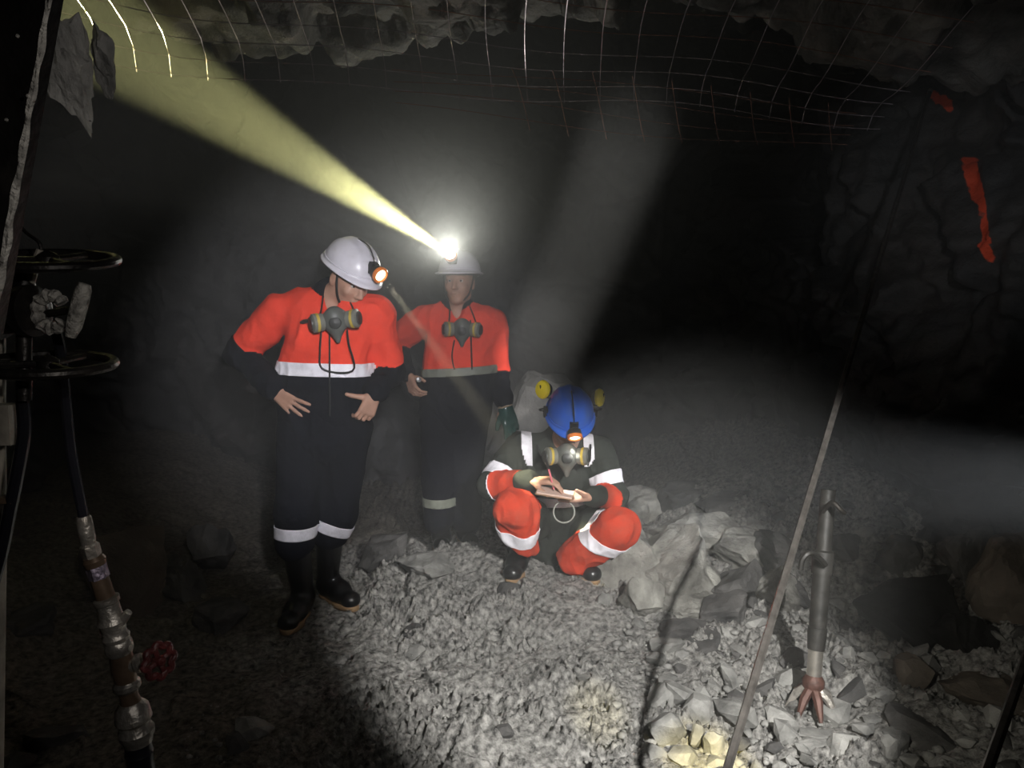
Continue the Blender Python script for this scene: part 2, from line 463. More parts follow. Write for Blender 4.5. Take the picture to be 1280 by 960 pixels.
def rock_data(name, seed, sub=1, cuts=9, rough=0.05, depth=(0.50, 0.85)):
    """irregular broken stone about 1 across: a ball with flat fracture faces"""
    rnd = random.Random(seed)
    bm = bmesh.new(); bmesh.ops.create_icosphere(bm, subdivisions=sub, radius=0.62)
    for _ in range(cuts):
        n = Vector((rnd.gauss(0, 1), rnd.gauss(0, 1), rnd.gauss(0, 1))).normalized(); d = rnd.uniform(*depth) * 0.55
        for v in bm.verts:
            e = v.co.dot(n) - d
            if e > 0: v.co -= n * e
    off = Vector((seed * 3.1, seed * 1.7, seed * 0.9))
    for v in bm.verts:
        v.co += v.co.normalized() * rough * mnoise.noise(v.co * 3.5 + off) + v.co.normalized() * rough * 0.5 * mnoise.noise(v.co * 9 + off)
    lo = [min(v.co[k] for v in bm.verts) for k in range(3)]; hi = [max(v.co[k] for v in bm.verts) for k in range(3)]
    for v in bm.verts:
        for k in range(3): v.co[k] = (v.co[k] - (lo[k] + hi[k]) / 2) / (hi[k] - lo[k])
    me = bpy.data.meshes.new(name); bm.to_mesh(me); bm.free()
    return me

def place_rock(me, material, c, size, rot, name='rock', label=None, group=None):
    if not me.materials: me.materials.append(material)
    o = bpy.data.objects.new(name, me); COL.objects.link(o)
    o.location = tuple(c); o.scale = tuple(size); o.rotation_euler = rot
    if me.materials[0] != material:
        o.material_slots[0].link = 'OBJECT'; o.material_slots[0].material = material
    tag(o, label, 'rock', group)
    return o

MARKS = [('the drill claws', 1015, 890), ('the yellow lit stones', 875, 945), ('the long rod', 945, 860), ('the cracked outcrop', 860, 770), ('the rusty slab', 1230, 880),
         ('the black shadow boulder', 1130, 820), ('the short bar', 1250, 940), ('the thin flat slabs', 1040, 930), ('the dust slope', 790, 870), ('the bottom edge', 1100, 955), ('the far bank', 980, 700), ('the right wall', 1250, 760)]
RUBG = 'loose rubble below the drill'
SMALL = [rock_data('rock', 100 + k, 1, 12, 0.03, (0.42, 0.80)) for k in range(10)]
BIG = [rock_data('boulder', 300 + k, 4, 14, 0.075, (0.48, 0.85)) for k in range(10)]
TAKEN = []
def hero(px, py, wpx, hpx, label, material=None, seed=0, tilt=0.0, big=False, sink=0.25, dy=0.0, group=None, name='rock', thick=0.9):
    """a stone the photo shows at (px, py), wpx wide and hpx high; it rests on the ground there"""
    g = ground_hit(px, py + hpx * 0.42)
    Y = g[1] + dy; s = Y / FPX
    w, h = wpx * s * 1.08, hpx * s * 1.15
    c = P(px, py, Y + w * thick * 0.35)
    rnd = random.Random(px * 7 + py)
    me = (BIG if big else MED)[seed % 10]
    TAKEN.append((c[0], c[1], w * 0.55))
    return place_rock(me, material or M_rock, c, (w, w * thick, h), (rnd.uniform(-.15, .15), tilt, rnd.uniform(-0.5, 0.5)), name, label, group)
MED = [rock_data('rock', 200 + k, 2, 15, 0.02, (0.42, 0.80)) for k in range(10)]

# the cracked outcrop beside and behind the squatting miner
hero(786, 706, 132, 115, 'large smooth pale boulder just right of the squatting miner', M_boulder, 0, 0.15, True, dy=.12, name='boulder')
hero(838, 716, 102, 97, 'pale blocky boulder in the middle of the cracked outcrop', M_boulder, 1, -0.2, True, name='boulder')
hero(878, 672, 137, 70, 'broad rounded slab on top of the outcrop, crossed by a dark shadow', M_boulder, 2, 0.25, True, name='boulder')
hero(926, 690, 92, 65, 'rounded boulder at the top of the outcrop behind the long rod', M_boulder, 3, 0.3, True, name='boulder')
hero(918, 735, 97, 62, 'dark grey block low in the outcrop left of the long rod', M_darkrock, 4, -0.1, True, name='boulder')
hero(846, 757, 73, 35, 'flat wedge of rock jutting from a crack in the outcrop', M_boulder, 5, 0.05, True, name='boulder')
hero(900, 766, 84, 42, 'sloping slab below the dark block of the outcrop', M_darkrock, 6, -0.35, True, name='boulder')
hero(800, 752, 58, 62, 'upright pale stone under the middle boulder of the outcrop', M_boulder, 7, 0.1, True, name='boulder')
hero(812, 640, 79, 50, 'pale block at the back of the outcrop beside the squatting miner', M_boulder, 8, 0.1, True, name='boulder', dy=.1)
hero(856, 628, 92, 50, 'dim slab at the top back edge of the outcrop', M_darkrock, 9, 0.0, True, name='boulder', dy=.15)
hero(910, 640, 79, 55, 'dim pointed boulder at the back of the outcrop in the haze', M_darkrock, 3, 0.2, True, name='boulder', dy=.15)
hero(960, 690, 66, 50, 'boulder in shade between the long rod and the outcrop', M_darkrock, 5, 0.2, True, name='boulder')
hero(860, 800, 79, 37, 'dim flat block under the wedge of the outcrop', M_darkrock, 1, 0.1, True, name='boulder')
hero(965, 735, 70, 56, 'dim cracked boulder just left of the long rod above the rubble', M_boulder, 0, 0.3, True, name='boulder')
hero(880, 730, 60, 60, 'pale upright block wedged in the centre right of the outcrop', M_boulder, 8, -0.1, True, name='boulder')
# single stones in front
hero(751, 752, 24, 22, 'small pale stone at the foot of the large smooth boulder')
hero(799, 780, 18, 14, 'small pale stone between the outcrop and the rubble', seed=1)
hero(834, 809, 42, 24, 'rounded grey stone at the top of the rubble', seed=2)
hero(820, 824, 26, 20, 'grey stone tucked below the rounded stone at the rubble top', seed=3)
hero(826, 872, 32, 32, 'dark faced square stone at the left edge of the rubble', seed=4)
hero(835, 908, 46, 44, 'large pale stone with a dark front face at the rubble edge', seed=5)
hero(874, 892, 48, 32, 'broad wedge shaped stone in the middle of the rubble', seed=6, tilt=.3)
hero(872, 922, 20, 30, 'narrow upright stone beside the yellow lit stones', seed=7)
hero(893, 930, 28, 34, 'upright pale block behind the foot of the long rod', seed=8)
hero(855, 949, 50, 32, 'left of two stones lit bright yellow at the bottom edge', seed=9)
hero(893, 957, 54, 24, 'right of two stones lit bright yellow at the bottom edge', seed=0)
hero(822, 944, 34, 32, 'grey stone left of the yellow lit stones', seed=1)
hero(730, 850, 20, 16, 'lone rounded stone half buried in the grey dust', seed=2)
hero(628, 917, 28, 26, 'small dark stone lying alone on the bright dust', M_darkrock, 3)
hero(517, 789, 26, 14, 'flat dark stone on the bright slope of dust', M_darkrock, 4)
hero(545, 787, 20, 16, 'dark lump beside the flat stone on the bright slope', M_darkrock, 5)
hero(518, 817, 26, 14, 'pale flat stone on the bright slope below the dark stones', seed=6)
hero(637, 741, 36, 20, 'dark stone under the toe of the squatting miner\'s boot', M_darkrock, 7)
hero(318, 912, 48, 40, 'grey block at the bottom edge left of the bright dust', seed=8)
hero(296, 932, 26, 36, 'upright chip of rock leaning on the grey block', M_darkrock, 9)
hero(987, 848, 58, 28, 'sloping flat stone just left of the drill foot', seed=0)
hero(978, 897, 46, 24, 'wide flat stone below the drill foot left side', seed=1)
hero(1016, 918, 60, 12, 'thin flat slab below the drill claws', seed=2, thick=.6)
hero(1020, 932, 62, 12, 'thin flat slab lying under another slab below the drill claws', seed=3, thick=.6)
hero(1078, 856, 42, 24, 'grey stone right of the drill foot', seed=4)
hero(1100, 868, 38, 22, 'second grey stone right of the drill foot', seed=5)
hero(1141, 842, 46, 38, 'dim square block at the edge of the black shadow', M_rust, 6)
hero(1062, 937, 50, 28, 'flat stone at the bottom edge right of the drill', seed=7)
hero(1112, 935, 26, 36, 'pale upright chip at the bottom edge', seed=8)
hero(1141, 953, 36, 20, 'grey stone on the bottom edge right of the pale chip', seed=9)
hero(1178, 952, 36, 20, 'grey stone on the bottom edge left of the short bar', seed=0)
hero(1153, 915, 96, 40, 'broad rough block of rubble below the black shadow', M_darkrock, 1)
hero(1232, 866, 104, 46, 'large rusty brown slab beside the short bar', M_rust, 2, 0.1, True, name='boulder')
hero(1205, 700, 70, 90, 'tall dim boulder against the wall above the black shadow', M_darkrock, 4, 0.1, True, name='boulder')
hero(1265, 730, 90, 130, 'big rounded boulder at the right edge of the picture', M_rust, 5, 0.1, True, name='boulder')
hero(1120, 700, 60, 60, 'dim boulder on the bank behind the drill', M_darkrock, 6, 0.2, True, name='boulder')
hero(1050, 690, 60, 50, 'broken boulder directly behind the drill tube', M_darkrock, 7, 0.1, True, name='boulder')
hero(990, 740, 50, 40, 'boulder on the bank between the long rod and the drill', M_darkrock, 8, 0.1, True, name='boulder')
hero(1142, 772, 150, 110, 'large added boulder, coloured black for the shadow behind the drill support', M_shadow_rock, 3, 0.15, True, name='boulder', dy=.05)
hero(1200, 800, 80, 70, 'smaller added boulder, coloured black for shadow, at the right foot of the large one', M_shadow_rock, 7, 0.3, True, name='boulder', dy=.05)
# left side, in the dark
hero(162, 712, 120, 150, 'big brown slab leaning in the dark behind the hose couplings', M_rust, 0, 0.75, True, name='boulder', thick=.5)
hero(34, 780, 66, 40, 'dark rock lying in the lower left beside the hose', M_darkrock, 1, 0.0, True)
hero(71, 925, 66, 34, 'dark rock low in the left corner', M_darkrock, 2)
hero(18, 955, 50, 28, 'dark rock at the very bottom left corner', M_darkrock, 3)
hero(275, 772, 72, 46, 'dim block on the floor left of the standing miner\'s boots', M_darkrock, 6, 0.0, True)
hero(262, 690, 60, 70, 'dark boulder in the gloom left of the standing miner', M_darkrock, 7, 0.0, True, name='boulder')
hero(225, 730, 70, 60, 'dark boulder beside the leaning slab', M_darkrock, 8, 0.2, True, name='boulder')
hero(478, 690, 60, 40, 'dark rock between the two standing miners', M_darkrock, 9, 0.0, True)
hero(535, 707, 84, 36, 'grey hump of muck on the crest of the mound', M_rock, 2, 0.1, True, name='boulder')
place_rock(BIG[6], M_darkrock, P(662, 548, 5.25), (0.62, 0.6, 0.95), (0.1, 0.15, 0.4), 'boulder', 'pale rock behind the squatting miner, lit by the torch beam')

# the rest of the countable rubble
rnd = random.Random(77); n = 0; MK = [(nm, ground_hit(a, b)) for nm, a, b in MARKS]; SEEN = {}
while n < 215:
    x = rnd.uniform(0.42, 2.35); y = rnd.uniform(1.95, 4.3)
    px, py = 640 + FPX * x / y, 0
    edge = 0.42 + 0.10 * (y - 2)
    if x < edge + rnd.random() * 0.25 or px > 1310: continue
    s = rnd.choice((0.035, 0.045, 0.055, 0.07, 0.09, 0.11)) * rnd.uniform(0.8, 1.2)
    if any((x - a) ** 2 + (y - b) ** 2 < (r * 0.75 + s * 0.3) ** 2 for a, b, r in TAKEN): continue
    TAKEN.append((x, y, s * 0.62)); n += 1
    h = s * rnd.uniform(0.45, 0.8)
    dark = rnd.random() > 0.75
    near = min(MK, key=lambda q_: (q_[1][0] - x) ** 2 + (q_[1][1] - y) ** 2)[0]
    w_ = 'small' if s < 0.05 else 'middling' if s < 0.08 else 'larger'
    RUB = '%s %s %s stone in rubble by %s' % (w_, 'dark' if dark else 'pale grey', 'flat' if h < s * 0.58 else 'blocky', near)
    rk = place_rock(SMALL[n % 10], M_darkrock if dark else M_rock, (x, y, float(floor_base(x, y)) + h * 0.32), (s * rnd.uniform(.9, 1.4), s, h),
               (rnd.uniform(-.5, .5), rnd.uniform(-.5, .5), rnd.uniform(0, 6.3)), 'rock', RUB, RUBG)

LOOSE = {}
for o in [o for o in COL.objects if o.get('group') == RUBG]: LOOSE.setdefault(o['label'], []).append(o)
NTH = ('first', 'second', 'third', 'fourth', 'fifth', 'sixth', 'seventh', 'eighth', 'ninth', 'tenth', 'eleventh', 'twelfth')
for lb, os_ in LOOSE.items():
    if len(os_) > 1:
        for i_, o in enumerate(sorted(os_, key=lambda o: o.location.x / o.location.y)): o['label'] = lb + (', left one of two' if i_ == 0 else ', right one of two') if len(os_) == 2 else lb + ', %s from left' % NTH[min(i_, 11)]

# uncountable chips and pebbles
def scatter(name, count, region, sizes, seed, material, label):
    rs = np.random.RandomState(seed)
    base = np.array([v.co[:] for v in SMALL[0].vertices]); bf = np.array([p.vertices[:] for p in SMALL[0].polygons])
    hull = bmesh.new(); bmesh.ops.create_icosphere(hull, subdivisions=1, radius=0.5); hull.verts.ensure_lookup_table()
    ico = np.array([v.co[:] for v in hull.verts]); ff = np.array([[v.index for v in f.verts] for f in hull.faces]); hull.free()
    ico = ico[:12] if len(ico) > 42 else ico
    V_, F_ = [], []; k = 0
    while k < count:
        x, y = region(rs)
        s = sizes[0] * (sizes[1] / sizes[0]) ** (rs.rand() ** 2)
        q = ico * (1 + 0.35 * (rs.rand(len(ico), 1) - 0.5)) * np.array([1.2, 1, 0.7]) * s
        a = rs.rand() * 6.28; c, sn = math.cos(a), math.sin(a)
        q = np.stack([q[:, 0] * c - q[:, 1] * sn, q[:, 0] * sn + q[:, 1] * c, q[:, 2]], 1)
        V_.append(q + np.array([x, y, float(floor_base(x, y)) + 0.03 * float(fbm(np.array([[x * 2.2, y * 2.2, 0]]), 3, 5)[0]) + s * 0.15])); F_.append(ff + len(ico) * k); k += 1
    o = mesh_obj(name, np.concatenate(V_), np.concatenate(F_), material, smooth=False)
    tag(o, label, 'gravel', None, 'stuff'); return o
scatter('gravel', 1500, lambda r: (0.3 + 2.1 * r.rand(), 1.9 + 2.5 * r.rand()), (0.012, 0.045), 3, M_rock, 'small grey stone chips filling the gaps of the rubble')
scatter('grit', 1800, lambda r: (-1.1 + 1.9 * r.rand(), 2.0 + 2.2 * r.rand()), (0.006, 0.026), 4, M_floor, 'grey crumbs and pebbles strewn over the bright dust')
# ------------------------------------------------------------------ distance-field modelling: one smooth skin per body or garment
class Field:
    def __init__(s): s.p = []
    def cone(s, a, b, ra, rb, k=0.02, flat=None, tag='x', sub=False):
        """round cone a->b; flat=(axis, factor) squashes it along that axis"""
        s.p.append(('c', np.asarray(a, float), np.asarray(b, float), ra, rb, k, flat, tag, sub)); return s
    def ball(s, c, r, k=0.01, R=None, tag='x', sub=False):
        r = np.asarray(r, float) if hasattr(r, '__len__') else np.array([r, r, r], float)
        s.p.append(('e', np.asarray(c, float), r, np.eye(3) if R is None else np.asarray(R), None, k, None, tag, sub)); return s
    def half(s, c, n, tag='x'):
        s.p.append(('h', np.asarray(c, float), unit(n), None, None, 0.004, None, tag, True)); return s
    @staticmethod
    def dist(q, prim):
        kind = prim[0]
        if kind == 'c':
            _, a, b, ra, rb, k, flat, tg, sub = prim
            if flat is not None:
                ax, f = unit(flat[0]), flat[1]
                a_, b_ = a + ax * ax.dot(a) * (1 / f - 1), b + ax * ax.dot(b) * (1 / f - 1)
                q = q + ((q @ ax) * (1 / f - 1))[..., None] * ax
            else: a_, b_ = a, b
            ab = b_ - a_; t = np.clip(((q - a_) @ ab) / (ab @ ab + 1e-12), 0, 1)
            d = np.linalg.norm(q - a_ - t[..., None] * ab, axis=-1) - (ra + (rb - ra) * t)
            return d * (0.75 if flat is not None else 1.0)
        if kind == 'e':
            c, r, R = prim[1], prim[2], prim[3]
            l = (q - c) @ R          # columns of R are the local axes
            k0 = np.linalg.norm(l / r, axis=-1); k1 = np.linalg.norm(l / (r * r), axis=-1)
            return k0 * (k0 - 1) / np.maximum(k1, 1e-6)
        return -((q - prim[1]) @ prim[2])      # half space: cuts away the side its normal points to
    def bounds(s, prim):
        if prim[0] == 'c':
            r = max(prim[3], prim[4]); return np.minimum(prim[1], prim[2]) - r, np.maximum(prim[1], prim[2]) + r
        r = prim[2].max(); return prim[1] - r, prim[1] + r
    def tags(s, q):
        best = np.full(len(q), 9.0); names = []; idx = np.zeros(len(q), int)
        for prim in s.p:
            if prim[8]: continue
            d = s.dist(q, prim)
            m = d < best; best = np.where(m, d, best); idx[m] = len(names); names.append(prim[7])
        return np.array(names)[idx]
    def mesh(s, h):
        bb = [s.bounds(p) for p in s.p if p[0] != 'h' and not p[8]]
        lo = np.min([b[0] for b in bb], 0) - 4 * h; hi = np.max([b[1] for b in bb], 0) + 4 * h
        n = np.ceil((hi - lo) / h).astype(int) + 1
        D = np.full(n, 0.2, np.float32)
        for prim in s.p:
            k = prim[5]
            if prim[0] == 'h': i0, i1 = np.zeros(3, int), n
            else:
                a, b = s.bounds(prim); mg = k + 4 * h
                i0 = np.maximum(0, np.floor((a - mg - lo) / h).astype(int)); i1 = np.minimum(n, np.ceil((b + mg - lo) / h).astype(int) + 1)
            g = np.stack(np.meshgrid(*[lo[j] + h * np.arange(i0[j], i1[j]) for j in range(3)], indexing='ij'), -1)
            d = s.dist(g, prim).astype(np.float32)
            sl = tuple(slice(i0[j], i1[j]) for j in range(3)); cur = D[sl]
            if prim[8]:
                d = -d; hh = np.maximum(k - np.abs(cur - d), 0) / k; D[sl] = np.maximum(cur, d) + hh * hh * k / 4
            else:
                hh = np.maximum(k - np.abs(cur - d), 0) / k; D[sl] = np.minimum(cur, d) - hh * hh * k / 4
        return nets(D, lo, h)

def nets(D, lo, h):
    """naive surface nets"""
    S = D < 0; nx, ny, nz = D.shape
    cnt = np.zeros((nx - 1, ny - 1, nz - 1), np.int8)
    offs = [(i, j, k) for i in (0, 1) for j in (0, 1) for k in (0, 1)]
    for i, j, k in offs: cnt += S[i:nx - 1 + i, j:ny - 1 + j, k:nz - 1 + k]
    I, J, K = np.nonzero((cnt > 0) & (cnt < 8))
    acc = np.zeros((len(I), 3)); w = np.zeros(len(I))
    for a in offs:
        for ax in range(3):
            if a[ax]: continue
            b = list(a); b[ax] = 1
            da = D[I + a[0], J + a[1], K + a[2]]; db = D[I + b[0], J + b[1], K + b[2]]
            m = (da < 0) != (db < 0)
            t = np.where(m, da / np.where(m, da - db, 1), 0)
            pos = np.repeat(np.array(a, float)[None], len(I), 0); pos[:, ax] += t
            acc += pos * m[:, None]; w += m
    v = lo + h * (np.stack([I, J, K], 1) + acc / w[:, None])
    idx = np.full(cnt.shape, -1, np.int32); idx[I, J, K] = np.arange(len(I))
    faces = []
    for ax in range(3):
        o1, o2 = (ax + 1) % 3, (ax + 2) % 3
        sl0 = [slice(1, None)] * 3; sl1 = [slice(1, None)] * 3
        sl0[ax] = slice(0, -1); sl1[ax] = slice(1, None)
        A, B = S[tuple(sl0)], S[tuple(sl1)]
        e = np.argwhere(A != B); sgn = A[tuple(e.T)]
        e = e.copy(); e[:, o1] += 1; e[:, o2] += 1      # grid edge index
        ok = (e[:, o1] < cnt.shape[o1]) & (e[:, o2] < cnt.shape[o2]); e = e[ok]; sgn = sgn[ok]
        def cell(d1, d2):
            c = e.copy(); c[:, o1] -= d1; c[:, o2] -= d2; return idx[tuple(c.T)]
        f = np.stack([cell(1, 1), cell(0, 1), cell(0, 0), cell(1, 0)], 1)
        f[~sgn] = f[~sgn][:, ::-1]
        faces.append(f)
    f = np.concatenate(faces); f = f[(f >= 0).all(1)]
    return v, f

def vnormals(v, f):
    n = np.cross(v[f[:, 2]] - v[f[:, 0]], v[f[:, 3]] - v[f[:, 1]])
    out = np.stack([sum(np.bincount(f[:, c], n[:, k], len(v)) for c in range(4)) for k in range(3)], 1)
    return out / (np.linalg.norm(out, axis=1)[:, None] + 1e-9)

def folds(v, f, amp, seed, freq=9.0, stretch=(1, 1, 0.55)):
    """creases of worn cloth"""
    q = v * np.array(stretch) * freq
    q = q + 0.6 * np.stack([vnoise(q * 0.7, seed + k) for k in range(3)], 1)
    a = 1 - 2 * np.abs(vnoise(q, seed + 9)); b = 1 - 2 * np.abs(vnoise(q * 2.1, seed + 12))
    return v + vnormals(v, f) * (amp * (a * 0.7 + b * 0.35))[:, None]

# ------------------------------------------------------------------ wearables
M_skin = mat('skin', (0.42, 0.235, 0.165), 0.55, var=0.12, scale=25, bump=0.1, bscale=180)
M_orange = mat('hi_vis_orange_cloth', (0.80, 0.06, 0.032), 0.85, var=0.10, scale=9, bump=0.5, bscale=11, spec=0.15, bdist=0.03)
M_orange_d = mat('dusty_orange_cloth', (0.56, 0.052, 0.022), 0.85, var=0.15, scale=9, bump=0.5, bscale=11, bdist=0.03, spec=0.15, dirt=(0.28, 0.10, 0.065), dirt_amt=0.5, dscale=7)
M_navy = mat('navy_cloth', (0.0048, 0.0054, 0.0095), 0.9, var=0.15, scale=8, bump=0.5, bscale=11, spec=0.1, bdist=0.03)
M_olive = mat('dark_green_cloth', (0.030, 0.034, 0.029), 0.9, var=0.2, scale=8, bump=0.5, bscale=11, spec=0.1, bdist=0.03)
M_tape = mat('silver_tape', (0.86, 0.84, 0.90), 0.45, var=0.05, scale=30, bump=0.1, bscale=70, dirt=(0.5, 0.49, 0.52), dirt_amt=0.5, dscale=28)
M_tape_grey = mat('dull_tape', (0.20, 0.21, 0.17), 0.6, var=0.15, scale=30, bump=0.1, bscale=70)  # greyer and darker than the silver tape
M_rubber = mat('black_rubber', (0.008, 0.008, 0.009), 0.28, var=0.3, scale=14, bump=0.08, bscale=50, dirt=(0.04, 0.037, 0.034), dirt_amt=0.3, dscale=9)
M_sole = mat('tan_sole', (0.30, 0.19, 0.10), 0.7, var=0.2, scale=20, bump=0.2)
M_hat_w = mat('white_hat', (0.62, 0.60, 0.66), 0.32, var=0.05, scale=8, dirt=(0.35, 0.33, 0.33), dirt_amt=0.4, dscale=14)
M_hat_b = mat('blue_hat', (0.012, 0.10, 0.55), 0.28, var=0.1, scale=8, dirt=(0.10, 0.16, 0.3), dirt_amt=0.4, dscale=14)
M_black = mat('black_plastic', (0.012, 0.012, 0.012), 0.45, var=0.2)
M_bezel = mat('orange_bezel', (0.75, 0.20, 0.03), 0.4, var=0.1)
M_lens = mat('lamp_lens', (0.9, 0.9, 0.85), 0.2, var=0.02, emit=(1.0, 0.90, 0.66), estr=6.0)
M_lens_hot = mat('bright_lamp_lens', (0.9, 0.9, 0.85), 0.2, var=0.02, emit=(1.0, 0.97, 0.85), estr=60.0)
M_mask = mat('grey_mask_rubber', (0.10, 0.105, 0.095), 0.5, var=0.15)
M_mask_d = mat('dark_mask_rubber', (0.035, 0.036, 0.033), 0.5, var=0.15)
M_filter = mat('filter_shell', (0.17, 0.17, 0.145), 0.5, var=0.1)
M_ylabel = mat('yellow_band', (0.5, 0.36, 0.05), 0.5, var=0.1)
M_yellow = mat('yellow_earcup', (0.90, 0.72, 0.02), 0.4, var=0.05)
M_glove = mat('green_glove', (0.012, 0.055, 0.045), 0.25, var=0.2)
M_hair = mat('dark_hair', (0.012, 0.009, 0.007), 0.6, var=0.3, scale=60)
M_eye = mat('eye_white', (0.6, 0.58, 0.55), 0.15, var=0.02)
M_iris = mat('brown_iris', (0.03, 0.015, 0.008), 0.1, var=0.1)

def frame(fwd, up=(0, 0, 1)):
    """columns: right, forward, up"""
    f = unit(fwd); r = unit(np.cross(f, up)); u = np.cross(r, f)
    return np.stack([r, f, u], 1)

def add_head(F, c, R, neck):
    def w(x, y, z): return c + R @ V(x, y, z)
    F.ball(w(0, -0.012, 0.035), (0.076, 0.094, 0.092), 0.03, R, 'head')
    F.ball(w(0, 0.022, -0.035), (0.062, 0.072, 0.085), 0.03, R, 'head')
    F.ball(w(0, 0.058, -0.098), (0.026, 0.022, 0.020), 0.03, R, 'head')
    F.cone(w(-0.045, 0.0, -0.075), w(-0.012, 0.06, -0.102), 0.018, 0.018, 0.025, tag='head')
    F.cone(w(0.045, 0.0, -0.075), w(0.012, 0.06, -0.102), 0.018, 0.018, 0.025, tag='head')
    for s in (-1, 1):
        F.ball(w(0.031 * s, 0.094, 0.0), (0.017, 0.014, 0.012), 0.012, R, 'head', True)      # sockets
        F.cone(w(0.012 * s, 0.086, 0.022), w(0.048 * s, 0.072, 0.020), 0.009, 0.008, 0.012, tag='head')   # brows
        F.ball(w(0.040 * s, 0.062, -0.032), (0.020, 0.020, 0.018), 0.02, R, 'head')           # cheekbones
        F.ball(w(0.077 * s, -0.012, -0.012), (0.009, 0.021, 0.033), 0.006, R, 'head')         # ears
        F.ball(w(0.086 * s, -0.006, -0.010), (0.005, 0.010, 0.017), 0.004, R, 'head', True)
        F.ball(w(0.010 * s, 0.098, -0.042), (0.009, 0.010, 0.008), 0.008, R, 'head')          # nostrils
    F.cone(w(0, 0.088, 0.010), w(0, 0.110, -0.036), 0.008, 0.012, 0.012, tag='head')           # nose
    F.ball(w(0, 0.087, -0.066), (0.024, 0.010, 0.0065), 0.008, R, 'head')
    F.ball(w(0, 0.085, -0.079), (0.020, 0.010, 0.0075), 0.008, R, 'head')
    F.ball(w(0, 0.098, -0.0725), (0.022, 0.008, 0.0018), 0.003, R, 'head', True)
    F.cone(w(0, -0.022, -0.05), neck, 0.056, 0.062, 0.03, tag='neck')

def eyes(c, R, parent):
    for s in (-1, 1):
        p = c + R @ V(0.031 * s, 0.0715, 0.0)
        e = MB(); a = R @ V(0, 1, 0)
        e.lathe(p, a, [(-0.011, 0.003), (-0.005, 0.0105), (0, 0.0120), (0.006, 0.0100), (0.0105, 0.0055)], 14)
        o = e.build('eye', M_eye, parent)
        MB().lathe(p, a, [(0.0100, 0.0062), (0.0122, 0.0045), (0.0128, 0.0)], 14).build('iris', M_iris, o)

def add_hand(F, w, d, n, side, curl, thumb=(0.6, 0.75, 0.25), spread=0.16, scale=1.0, tcurl=0.3, tg='hand', lens=(0.076, 0.086, 0.080, 0.062), fat=1.0):
    """palm, four unequal fingers bending towards n, thumb on the side"""
    d = unit(d); n = unit(n - d * d.dot(n)); s = unit(np.cross(n, d)) * side
    w = np.asarray(w, float); L = 0.088 * scale
    out = {}
    for k, off in enumerate((0.030, 0.011, -0.010, -0.029)):
        base = w + d * 0.012 + s * off * 0.72 * scale
        kn = w + d * (L - (0, 0, 0.003, 0.009)[k]) * 1.0 + s * off * scale
        F.cone(base, kn, 0.0145 * fat, 0.0115 * fat, 0.012, tag=tg)
        ang = spread * (0.9, 0.3, -0.35, -1.0)[k]
        dd = unit(d * math.cos(ang) + s * math.sin(ang)); p = kn; a = 0.0
        cs = curl[k]
        for j, (fr, bend) in enumerate(((0.45, 0.8), (0.31, 1.1), (0.24, 0.7))):
            a += cs * bend
            dirj = dd * math.cos(a) + n * math.sin(a)
            q2 = p + dirj * lens[k] * fr * scale
            F.cone(p, q2, (0.0094 - 0.0008 * j) * fat, (0.0088 - 0.0009 * j) * fat, 0.004, tag=tg)
            p = q2
        out[k] = p
    t0 = w + d * 0.022 * scale + s * 0.024 * scale + n * 0.006
    td = unit(d * thumb[0] + s * thumb[1] + n * thumb[2]); a = 0
    F.cone(w + d * 0.02 + s * 0.012, t0 + td * 0.03 * scale, 0.015 * fat, 0.0125 * fat, 0.010, tag=tg)
    p = t0 + td * 0.03 * scale
    for j in range(2):
        a += tcurl
        dj = unit(td * math.cos(a) + unit(d * 0.8 + n * 0.3) * math.sin(a))
        q2 = p + dj * (0.032, 0.026)[j] * scale
        F.cone(p, q2, (0.0112 - 0.0010 * j) * fat, (0.0105 - 0.0015 * j) * fat, 0.004, tag=tg)
        p = q2
    out['t'] = p
    return out

